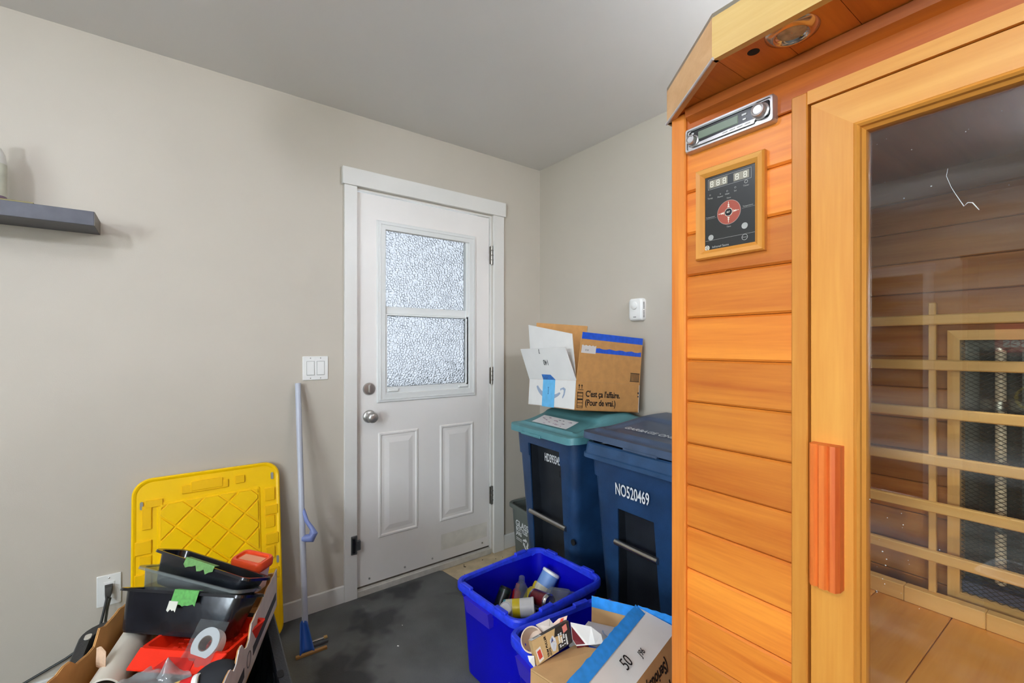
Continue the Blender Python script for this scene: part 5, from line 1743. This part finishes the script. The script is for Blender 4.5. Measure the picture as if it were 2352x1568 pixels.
l_b = paint_liner('black paint tray liner tilted behind, with torn green tape along its rim', rim_frame((0.5516, -2.003, 0.660), (0.845, -1.797, 0.625), 0.085, -0.46), 0.345, 0.090, 0.085, M_blkgloss)
M_gt = mat('green tape', (104, 150, 84), 0.6, var=0.15, vscale=80)
M_gt2 = mat('green tape bright', (84, 156, 70), 0.5, var=0.2, vscale=80)
def tape_piece(name, parent, x0, x1, z1, drop, m, jag, y=-0.0135, n=10):
    b = MB()
    for i in range(n):
        u0, u1 = x0 + (x1 - x0) * i / n, x0 + (x1 - x0) * (i + 1) / n
        d0 = drop + jag * noise.noise(V((i * 1.3, z1 * 50, 1))); d1 = drop + jag * noise.noise(V(((i + 1) * 1.3, z1 * 50, 1)))
        b.quadslab([(u0, y, z1 - d0), (u1, y, z1 - d1), (u1, y, z1 + 0.002), (u0, y, z1 + 0.002)], 0.0008)
        b.quadslab([(u0, y, z1 + 0.002), (u1, y, z1 + 0.002), (u1, y + 0.016, z1 + 0.003), (u0, y + 0.016, z1 + 0.003)], 0.0008)
    return b.build(name, m, parent)
tape_piece('green_tape', l_a, -0.010, 0.062, 0.108, 0.034, M_gt2, 0.010)
tape_piece('green_tape', l_b, -0.045, 0.065, 0.090, 0.018, M_gt, 0.014)
tape_piece('tape_backing', l_a, -0.014, 0.012, 0.080, 0.020, mat('tape backing', (206, 204, 190), 0.6), 0.008, y=-0.0145, n=5)
paint_liner('clear plastic tray liner between the two black liners', rim_frame((0.5537, -2.0438, 0.622), (0.862, -1.822, 0.606), 0.070, -0.40), 0.365, 0.085, 0.070, clear('clear liner plastic', (214, 222, 220), 0.1, 0.88))

# red paint tray
M_redt = mat('red tray plastic', (238, 44, 16), 0.35)
r1_, r2_ = V((0.808, -2.032, 0.480)), V((0.965, -1.862, 0.480))
xr_ = (r2_ - r1_).normalized()
yr_ = V((-xr_.y, xr_.x, 0))
rm = frame((r1_ + r2_) / 2 + V((0, 0, -0.015)), xr_, yr_ + V((0, 0, -0.04)))
rt = thing('mini_paint_tray', 'bright red mini paint tray in front of the black liners', 'paint tray', mtx=rm)
rw, rd_, rh = 0.235, 0.160, 0.042
b = MB()
def lpr(w_, d_, z, dy=0.0):
    return [V((p.x, p.y + rd_ / 2 + dy, z)) for p in rrect(w_, d_, 0.012, 0, 4)]
b.loft([lpr(rw * .88, rd_ * .85, 0), lpr(rw, rd_, rh), lpr(rw - 0.016, rd_ - 0.016, rh), lpr(rw * .80, rd_ * .78, 0.012), ], True, True)
b.build('pan', M_redt, rt, True, 30)
# broad front apron with grip cut-out
b = MB()
b.loft([[V((-rw / 2, 0.002, rh)), V((rw / 2, 0.002, rh)), V((rw / 2, 0.002, rh - 0.004)), V((-rw / 2, 0.002, rh - 0.004))],
        [V((-rw / 2 + 0.004, -0.040, rh - 0.026)), V((rw / 2 - 0.020, -0.040, rh - 0.026)), V((rw / 2 - 0.020, -0.040, rh - 0.030)), V((-rw / 2 + 0.004, -0.040, rh - 0.030))]])
b.build('apron', M_redt, rt)
b = MB().poly([(-0.045, -0.037, rh - 0.0225), (0.050, -0.037, rh - 0.0225), (0.045, -0.014, rh - 0.0090), (-0.025, -0.014, rh - 0.0090)], (0, 0.0006, 0.0012))
b.build('grip', mat('dark red recess', (190, 22, 10), 0.4), rt)
for i in range(6):
    for j in range(7):
        x, y = -0.075 + j * 0.024, 0.035 + i * 0.018
        MB().box(x, x + 0.016, y, y + 0.008, 0.010, 0.0145, 0.0015).build('ridge', M_redt, rt)

# roll of masking tape in a bag
o = thing('tape_roll', 'white roll of tape in a clear bag inside the red mini tray', 'tape roll', mtx=frame((0.905, -1.893, 0.512), (0.73, 0.68, 0), (-0.5, 0.5, 0.75)))
MB().lathe([(0.017, -0.014), (0.036, -0.014), (0.036, 0.014), (0.017, 0.014), (0.017, -0.014)], 36, caps=False).build('tape', mat('white tape', (228, 222, 220), 0.5), o, True)
MB().lathe([(0.0155, -0.0145), (0.0175, -0.0145), (0.0175, 0.0145), (0.0155, 0.0145), (0.0155, -0.0145)], 30, caps=False).build('core', mat('brown core', (130, 104, 88), 0.7), o, True)
b = MB()
b.grid(lambda u, v: V((0.085 * (u - .5), 0.10 * (v - .5), 0.019 + 0.005 * noise.noise(V((u * 4, v * 4, 7))))), 12, 12)
b.build('bag_film', M_clear, o, True)

# beige sleeve tube along the left wall of the tray
o = MB().lathe([(0.034, 0), (0.038, 0.001), (0.038, 0.330), (0.034, 0.331), (0.034, 0.002)], 36, along((0.860, -2.100, 0.452), (0.590, -2.030, 0.458)), caps=False).build('cardboard_tube', mat('cream tube', (214, 206, 190), 0.6), None, True)
tag(o, 'cream cardboard tube lying along the brown wall of the tray', 'tube')
# orange-lidded tub in the far corner
o = thing('plastic_tub', 'pale pink tub with bright orange lid at the far end of the cardboard tray', 'tub', mtx=frame((0.668, -1.772, 0.522), (0.72, 0.68, -0.12), (-0.68, 0.72, 0.0)))
MB().loft([[V((p.x, p.y, z)) for p in rrect(a_, c_, 0.014, 0)] for (a_, c_, z) in ((0.085, 0.055, 0.0), (0.095, 0.062, 0.072))]).build('tub', mat('pale pink plastic', (228, 206, 206), 0.45), o, True)
MB().loft([[V((p.x, p.y, z)) for p in rrect(a_, c_, 0.016, 0)] for (a_, c_, z) in ((0.102, 0.070, 0.066), (0.106, 0.073, 0.070), (0.106, 0.073, 0.088), (0.100, 0.068, 0.094), (0.088, 0.056, 0.094), (0.086, 0.054, 0.088))]).build('lid', mat('orange plastic', (240, 84, 40), 0.35), o, True)
MB().box(-0.036, 0.036, -0.016, 0.016, 0.0882, 0.0888).build('lid_label', mat('peach label', (240, 160, 120), 0.5), o)
# odds and ends at the near end of the tray
def blob(name, label, cat, c_, r3, m, seed, amp=0.12, rot=(0, 0, 0)):
    b = MB()
    bmesh.ops.create_icosphere(b.bm, subdivisions=3, radius=1)
    for v in b.bm.verts:
        n_ = 1 + amp * noise.noise(v.co * 1.7 + V((seed, 0, 0)))
        v.co = V((v.co.x * r3[0] * n_, v.co.y * r3[1] * n_, v.co.z * r3[2] * n_))
    o = b.build(name, m, None, True, 60)
    o.matrix_world = Matrix.Translation(c_) @ Euler(rot).to_matrix().to_4x4()
    return tag(o, label, cat)
blob('foam_pad', 'black oval foam pad at the near right of the cardboard tray', 'pad', (1.010, -1.888, 0.492), (0.036, 0.048, 0.020), mat('black foam', (22, 24, 30), 0.8), 1, 0.05, (0.2, 0.3, -0.4))
can('marker_bottle', 'dark navy bottle lying at the near end of the cardboard tray', 'bottle', (0.905, -2.105, 0.470), (0.955, -2.030, 0.475), 0.020, [(0, 1, mat('navy bottle', (24, 26, 60), 0.15))], ('neck', M_black), group='bottles and cans in the cardboard tray')
can('glue_can', 'yellow and red printed can at the near end of the tray', 'can', (0.985, -1.985, 0.468), (1.010, -1.925, 0.484), 0.022, [(0, 0.6, mat('straw label', (206, 176, 96), 0.5, var=0.4, vscale=70)), (0.6, 1, M_red)], ('lid', M_white), group='bottles and cans in the cardboard tray')
can('paint_marker', 'black and white marker under the clear bag in the tray', 'marker', (0.940, -2.030, 0.462), (1.000, -1.945, 0.462), 0.013, [(0, 0.7, M_black), (0.7, 1, M_white)], ('lid', M_black), group='bottles and cans in the cardboard tray')
o = MB()
o.grid(lambda u, v: V((0.90 + 0.12 * u - 0.05 * v, -2.075 + 0.115 * v + 0.03 * u, 0.487 + 0.012 * noise.noise(V((u * 5, v * 5, 3))) + 0.045 * max(0, 1 - 6 * math.hypot(u - .55, v - .72)))), 22, 22)
o = o.build('plastic_bag', clear('crinkled bag film', (222, 226, 228), 0.12, 0.72), None, True)
tag(o, 'crinkled clear plastic bag over the bottles at the near end of the tray', 'bag')
b = MB()
b.grid(lambda u, v: V((0.775 + 0.030 * u + 0.006 * math.sin(v * 5), -2.118 + 0.020 * u, 0.478 + 0.052 * v * (1 - 0.35 * abs(u - .45)))), 6, 6)
o = b.build('paper_tag', mat('kraft tag', (212, 178, 148), 0.7, var=0.1, vscale=60))
md = o.modifiers.new('s', 'SOLIDIFY'); md.thickness = 0.001
bake(o)
tag(o, 'crumpled tan paper tag standing by the cream tube', 'tag')
blob('rag', 'pale blue and white rag in the near left corner of the tray', 'rag', (0.880, -2.128, 0.452), (0.042, 0.036, 0.030), mat('pale blue cloth', (176, 198, 214), 0.9, col2=(226, 226, 216), vscale=18), 4, 0.35)
blob('rag', 'crumpled dark rag under the red mini tray', 'rag', (0.870, -1.960, 0.432), (0.10, 0.085, 0.024), mat('dark cloth', (52, 46, 48), 0.9), 7, 0.2, (0, 0, -0.38))
blob('rag', 'crumpled dark rag under the black liners', 'rag', (0.690, -1.880, 0.442), (0.055, 0.13, 0.034), MATS['dark cloth'], 9, 0.2, (0, 0, -0.38))

# ------------------------------------------------------------------ wall fittings
def wall_plate(name, label, cat, y0, y1, z0, z1):
    t = thing(name, label, cat, (0, 0, 0))
    b = MB()
    cy_, cz_ = (y0 + y1) / 2, (z0 + z1) / 2
    lp = lambda k, x: [V((x, cy_ + p.x, cz_ + p.y)) for p in rrect(y1 - y0 - k, z1 - z0 - k, 0.003, 0, 3)]
    b.loft([lp(0, 0), lp(0, 0.003), lp(0.004, 0.0055)], True, True)
    b.build('plate', M_white, t, True, 30)
    return t
sw = wall_plate('light_switch', 'white double rocker light switch left of the door', 'light switch', -1.472, -1.357, 1.111, 1.224)
for yc in (-1.4375, -1.3920):
    b = MB()
    b.box(0.0050, 0.0060, yc - 0.0175, yc + 0.0175, 1.134, 1.201)
    b.build('surround', mat('shadow line grey', (150, 148, 142), 0.5), sw)
    b = MB()
    b.loft([[V((0.0055, yc - 0.0160, 1.1355)), V((0.0055, yc + 0.0160, 1.1355)), V((0.0055, yc + 0.0160, 1.1995)), V((0.0055, yc - 0.0160, 1.1995))],
            [V((0.0100, yc - 0.0155, 1.1360)), V((0.0100, yc + 0.0155, 1.1360)), V((0.0072, yc + 0.0155, 1.1990)), V((0.0072, yc - 0.0155, 1.1990))]])
    b.build('rocker', M_white, sw)
    for zz in (1.120, 1.2155):
        MB().lathe([(0.003, 0), (0.0025, 0.0012), (0.0002, 0.0014)], 10, frame((0.0054, yc, zz), (0, 1, 0), (0, 0, 1))).build('screw', M_nickel, sw)
ou = wall_plate('wall_outlet', 'white wall outlet behind the tool tray with a black plug in it', 'outlet', -2.190, -2.119, 0.291, 0.407)
MB().box(0.005, 0.0075, -2.1715, -2.1375, 0.315, 0.382, 0.002).build('receptacle', M_white, ou)
MB().lathe([(0.003, 0), (0.0002, 0.0014)], 10, frame((0.0056, -2.1545, 0.395), (0, 1, 0), (0, 0, 1))).build('screw', M_nickel, ou)
pg = thing('power_plug', 'black flat plug and cord hanging from the wall outlet', 'plug', (0, 0, 0))
b = MB()
b.loft([[V((0.0076, -2.1665, 0.345)), V((0.0076, -2.1435, 0.345)), V((0.0076, -2.1435, 0.372)), V((0.0076, -2.1665, 0.372))], [V((0.026, -2.165, 0.342)), V((0.026, -2.145, 0.342)), V((0.026, -2.145, 0.368)), V((0.026, -2.165, 0.368))],
        [V((0.036, -2.163, 0.330)), V((0.036, -2.149, 0.330)), V((0.036, -2.149, 0.346)), V((0.036, -2.163, 0.346))]])
b.build('plug_body', mat('dark grey plug', (52, 50, 46), 0.5), pg, True)
b = MB()
b.tube([(0.033, -2.157, 0.338), (0.050, -2.162, 0.310), (0.065, -2.170, 0.270), (0.090, -2.178, 0.230), (0.110, -2.190, 0.190), (0.120, -2.215, 0.120), (0.11, -2.25, 0.060), (0.09, -2.30, 0.018), (0.07, -2.42, 0.012), (0.06, -2.75, 0.012)], 0.0045, 8)
b.build('cord', mat('black cord', (36, 38, 34), 0.45), pg, True)
b = MB()
b.tube([(0.020, -2.150, 0.325), (0.040, -2.156, 0.300), (0.055, -2.160, 0.262), (0.075, -2.163, 0.215), (0.085, -2.150, 0.120), (0.09, -2.14, 0.012)], 0.0042, 8)
b.build('cord', mat('olive cord', (62, 64, 54), 0.45), pg, True)
cd = MB()
cd.tube([(0.012, -2.455, 0.070), (0.012, -2.370, 0.102), (0.012, -2.272, 0.1415), (0.014, -2.215, 0.175), (0.03, -2.17, 0.19), (0.05, -2.10, 0.12), (0.05, -2.08, 0.008)], 0.0042, 8)
tag(cd.build('black_cord', mat('black cord', (36, 38, 34)), None, True), 'black cord running along the wall at the lower left', 'cord')

# detector with dome sensor on the back wall
dt = thing('motion_sensor', 'small white wall sensor with round dome on the back wall above the box', 'sensor', (0.800, 0, 1.463))
def dlp(w_, h_, y, r_=0.014):
    return [V((p.x, y, p.y)) for p in rrect(w_, h_, r_, 0, 5)]
MB().loft([dlp(0.086, 0.116, 0.0), dlp(0.088, 0.118, -0.010), dlp(0.086, 0.116, -0.024), dlp(0.078, 0.108, -0.032), dlp(0.060, 0.096, -0.034)], True, True).build('case', M_white, dt, True, 50)
MB().lathe([(0.020, 0), (0.0205, 0.004), (0.019, 0.008), (0.013, 0.011), (0.001, 0.0125)], 28, frame((-0.004, -0.033, 0.020), (1, 0, 0), (0, 0, 1))).build('dome', M_white, dt, True)
MB().box(-0.010, 0.008, -0.0352, -0.0335, -0.041, -0.037, 0.0006).build('badge', mat('grey badge', (140, 138, 134), 0.5), dt)
for i in range(11):
    if i == 5:
        continue
    z = 0.036 - i * 0.0075
    MB().box(0.0425, 0.0445, -0.021, -0.014, z - 0.0020, z + 0.0020).build('vent_slot', mat('vent black', (40, 38, 36), 0.6), dt)

# floating shelf on the left with things on it
M_shelf = mat('charcoal shelf veneer', (84, 84, 92), 0.45, var=0.10, vscale=30, bump=0.1, bscale=100)
sh = thing('floating_shelf', 'dark grey floating wall shelf at the left edge', 'shelf', (0, 0, 0))
MB().box(0.0, 0.166, -3.00, -2.181, 1.692, 1.741, 0.0012).build('board', M_shelf, sh)
MB().box(0.002, 0.165, -2.181, -2.1792, 1.6925, 1.7405).build('end_cap', mat('greyish end band', (112, 106, 98), 0.5, var=0.1, vscale=40), sh)
bo = thing('spray_bottle', 'pale plastic bottle standing on the floating shelf', 'bottle', (0.100, -2.437, 1.7415))
MB().lathe([(0.034, 0), (0.037, 0.004), (0.037, 0.135), (0.034, 0.160), (0.024, 0.182), (0.016, 0.190), (0.015, 0.200)], 32).build('bottle_body', mat('milky bottle', (214, 212, 204), 0.3), bo, True)
MB().lathe([(0.0374, 0.022), (0.0376, 0.030), (0.0376, 0.120), (0.0374, 0.128)], 32, caps=False).build('label', mat('pale label', (196, 196, 178), 0.5, var=0.1, vscale=30), bo, True)
MB().lathe([(0.0374, 0.002), (0.0377, 0.004), (0.0377, 0.021), (0.0374, 0.022)], 32, caps=False).build('label_foot', mat('plum label foot', (120, 96, 116), 0.5), bo, True)
MB().lathe([(0.018, 0.195), (0.0185, 0.200), (0.017, 0.228), (0.012, 0.236), (0.001, 0.237)], 24).build('cap', mat('grey cap', (150, 148, 144), 0.4), bo, True)
o = MB().box(0.110, 0.150, -2.52, -2.330, 1.7415, 1.7490, 0.002).build('pencil_box', mat('olive card', (140, 128, 84), 0.6))
tag(o, 'thin olive strip lying on the floating shelf', 'strip')

# ------------------------------------------------------------------ snow shovel leaning beside the lid
sv = thing('snow_shovel', 'pale blue handled shovel leaning on the wall between the yellow lid and the door', 'shovel', (0, 0, 0))
M_shaft = mat('pale blue grey shaft', (186, 190, 202), 0.4)
M_grip = mat('periwinkle grip plastic', (132, 148, 206), 0.4)
M_blade = mat('blue blade plastic', (44, 92, 176), 0.4)
top, bot = V((0.024, -1.497, 1.100)), V((0.232, -1.512, 0.085))
MB().tube([top, bot], 0.0125, 14).build('shaft', M_shaft, sv, True)
b = MB()
def onS(z):
    return top.lerp(bot, (1.1 - z) / (1.1 - 0.085))
b.tube([onS(0.565), onS(0.54) + V((0.004, 0.006, 0)), onS(0.50) + V((0.012, 0.018, 0)), onS(0.468) + V((0.022, 0.036, 0)), onS(0.455) + V((0.026, 0.040, -0.004)), onS(0.435) + V((0.020, 0.034, -0.004)), onS(0.43)], [0.008, 0.010, 0.0085, 0.010, 0.018, 0.019, 0.015], 12)
b.build('assist_grip', M_grip, sv, True)
b = MB()
g = b.grid(lambda u, v: V((0.228 + 0.066 * v + 0.022 * (2 * u - 1) ** 2, -1.522 + (u - .5) * (0.030 + 0.030 * v), 0.110 - 0.100 * v)), 10, 8)
o = b.build('blade', M_blade, sv, True)
md = o.modifiers.new('s', 'SOLIDIFY'); md.thickness = 0.004
bake(o)
sb = thing('sanding_block', 'grey sanding block with metal bar lying on the mat beside the shovel', 'tool', (0.262, -1.470, 0.007), R(88))
MB().box(-0.040, 0.040, -0.018, 0.018, 0, 0.014, 0.003).build('pad', mat('grey foam block', (86, 88, 90), 0.8), sb)
MB().box(-0.038, 0.034, -0.004, 0.006, 0.014, 0.019, 0.001).build('bar', M_alu, sb)
MB().box(0.026, 0.040, -0.006, 0.008, 0.014, 0.021, 0.001).build('wood_tip', mat('tan wood tip', (206, 164, 96), 0.6), sb)
o = MB().box(-0.060, 0.060, -0.007, 0.007, 0, 0.010, 0.001).build('wood_strip', wood('tan wood strip', (206, 158, 88), (170, 116, 56), 'x'))
o.matrix_world = Matrix.Translation((0.312, -1.505, 0.007)) @ Matrix.Rotation(R(88), 4, 'Z')
tag(o, 'short strip of raw wood lying on the mat beside the shovel', 'wood strip')
for (x, y, r_) in ((0.482, -1.203, 0.006), (0.36, -1.13, 0.003)):
    o = MB().poly([(x - r_, y, 0.0072), (x, y - r_ * .6, 0.0072), (x + r_, y + r_ * .3, 0.0072), (x, y + r_ * .8, 0.0072)], (0, 0, 0.001)).build('paper_scrap', M_white)
    tag(o, 'white paper scrap in the middle of the mat' if r_ > 0.004 else 'tiny white fleck on the mat near the door', 'paper scrap')
# grit on the bare concrete by the threshold
random.seed(8)
for i in range(9):
    x, y = random.uniform(0.03, 0.30), random.uniform(-0.70, -0.36)
    r_ = random.uniform(0.002, 0.006)
    o = MB().box(-r_, r_ * 1.4, -r_ * .5, r_ * .5, 0, 0.003, 0.0008).build('debris', mat('dark grit', (70, 58, 44), 0.9))
    o.matrix_world = Matrix.Translation((x, y, 0)) @ Matrix.Rotation(random.uniform(0, 3), 4, 'Z')
    tag(o, 'small dark crumb of dirt on the bare floor by the door sill', 'debris', 'dirt crumbs on the bare floor by the door')

# ------------------------------------------------------------------ far side of the room (mirrored in the sauna glass)
d2_ = sempty('door_2', 'dark brown interior door with white frame')
MB().box(0.302, 1.138, ROOM_Y - 0.06, ROOM_Y - 0.02, 0.008, 1.866).build('slab', wood('dark brown door', (96, 62, 40), (70, 42, 26), 'z'), d2_)
MB().lathe([(0.026, 0), (0.024, 0.006), (0.010, 0.01), (0.010, 0.03), (0.026, 0.045), (0.020, 0.06), (0.001, 0.062)], 24, frame((0.37, ROOM_Y - 0.02, 0.95), (-1, 0, 0), (0, 0, 1))).build('knob', M_nickel, d2_, True)
t = sempty('trim_3', 'white casing of the brown door')
MB().box(0.232, 0.300, ROOM_Y, ROOM_Y + 0.016, 0, 1.87).build('side_board', M_trim, t)
MB().box(1.140, 1.208, ROOM_Y, ROOM_Y + 0.016, 0, 1.87).build('side_board', M_trim, t)
MB().box(0.222, 1.218, ROOM_Y, ROOM_Y + 0.020, 1.87, 1.945).build('head_board', M_trim, t)
W_case = wood('dark walnut bookcase', (104, 66, 42), (74, 44, 28), 'x', shift=0.05)
bc = thing('bookcase', 'tall dark brown bookcase on the far wall, mirrored in the glass', 'bookcase', (1.440, ROOM_Y + 0.02, 0))
MB().box(0, 0.03, 0, 0.32, 0, 1.90, 0.002).build('side', W_case, bc)
MB().box(0.63, 0.66, 0, 0.32, 0, 1.90, 0.002).build('side', W_case, bc)
MB().box(-0.01, 0.67, 0, 0.33, 1.90, 1.93, 0.003).build('top', W_case, bc)
MB().box(0.03, 0.63, 0, 0.012, 0, 1.90).build('back', W_case, bc)
for z in (0.06, 0.42, 0.78, 1.20, 1.55):
    MB().box(0.03, 0.63, 0.012, 0.31, z, z + 0.025, 0.002).build('shelf', W_case, bc)
rb = thing('snack_box', 'red box with white lettering on the bookcase shelf', 'box', (1.90, ROOM_Y + 0.20, 1.225))
MB().box(-0.30, 0.16, -0.06, 0.12, 0, 0.20, 0.003).build('carton', mat('red carton', (190, 62, 44), 0.5, var=0.2, vscale=8), rb)
text('lettering', 'SunGrape', 0.050, M_white, rb, frame((0.02, 0.1215, 0.06), (-1, 0, 0), (0, 0, 1)), align='CENTER', bold=0.01)
text('lettering', 'ses', 0.10, M_white, rb, frame((-0.20, 0.1215, 0.07), (-1, 0, 0), (0, 0, 1)), align='CENTER', bold=0.02)
o = MB()
o.grid(lambda u, v: V((1.72 + 0.30 * u, ROOM_Y + 0.18 + 0.10 * v, 1.430 + 0.05 * u + 0.03 * noise.noise(V((u * 4, v * 3, 5))))), 12, 8)
o = o.build('paper_bag', mat('white and red wrapper', (214, 206, 196), 0.6, col2=(170, 50, 40), vscale=9))
md = o.modifiers.new('s', 'SOLIDIFY'); md.thickness = 0.01; md.offset = -1
bake(o)
tag(o, 'crumpled wrapper on top of the red box', 'wrapper')
b = MB()
pts = []
for i in range(90):
    a = i * 0.42
    pts.append((1.78 + 0.085 * math.cos(a) + 0.0, ROOM_Y + 0.25 + 0.0006 * i, 0.915 + 0.085 * math.sin(a)))
b.tube(pts, 0.006, 6)
tag(b.build('yellow_cable_coil', mat('yellow cable', (228, 200, 30), 0.4), None, True), 'coil of yellow cable on a bookcase shelf', 'cable')
o = MB()
o.loft([rrect(0.46, 0.22, 0.03, 0), rrect(0.50, 0.25, 0.035, 0.26), rrect(0.53, 0.28, 0.04, 0.262), rrect(0.53, 0.28, 0.04, 0.275), rrect(0.49, 0.24, 0.03, 0.275), rrect(0.45, 0.21, 0.03, 0.006)], True, True)
o = o.build('plastic_tub', mat('milky storage tub', (206, 208, 212), 0.35), None, True)
o.matrix_world = Matrix.Translation((2.10, -2.95, 0.007)) @ Matrix.Rotation(R(8), 4, 'Z')
tag(o, 'low milky white storage tub on the mat behind the viewpoint', 'tub')
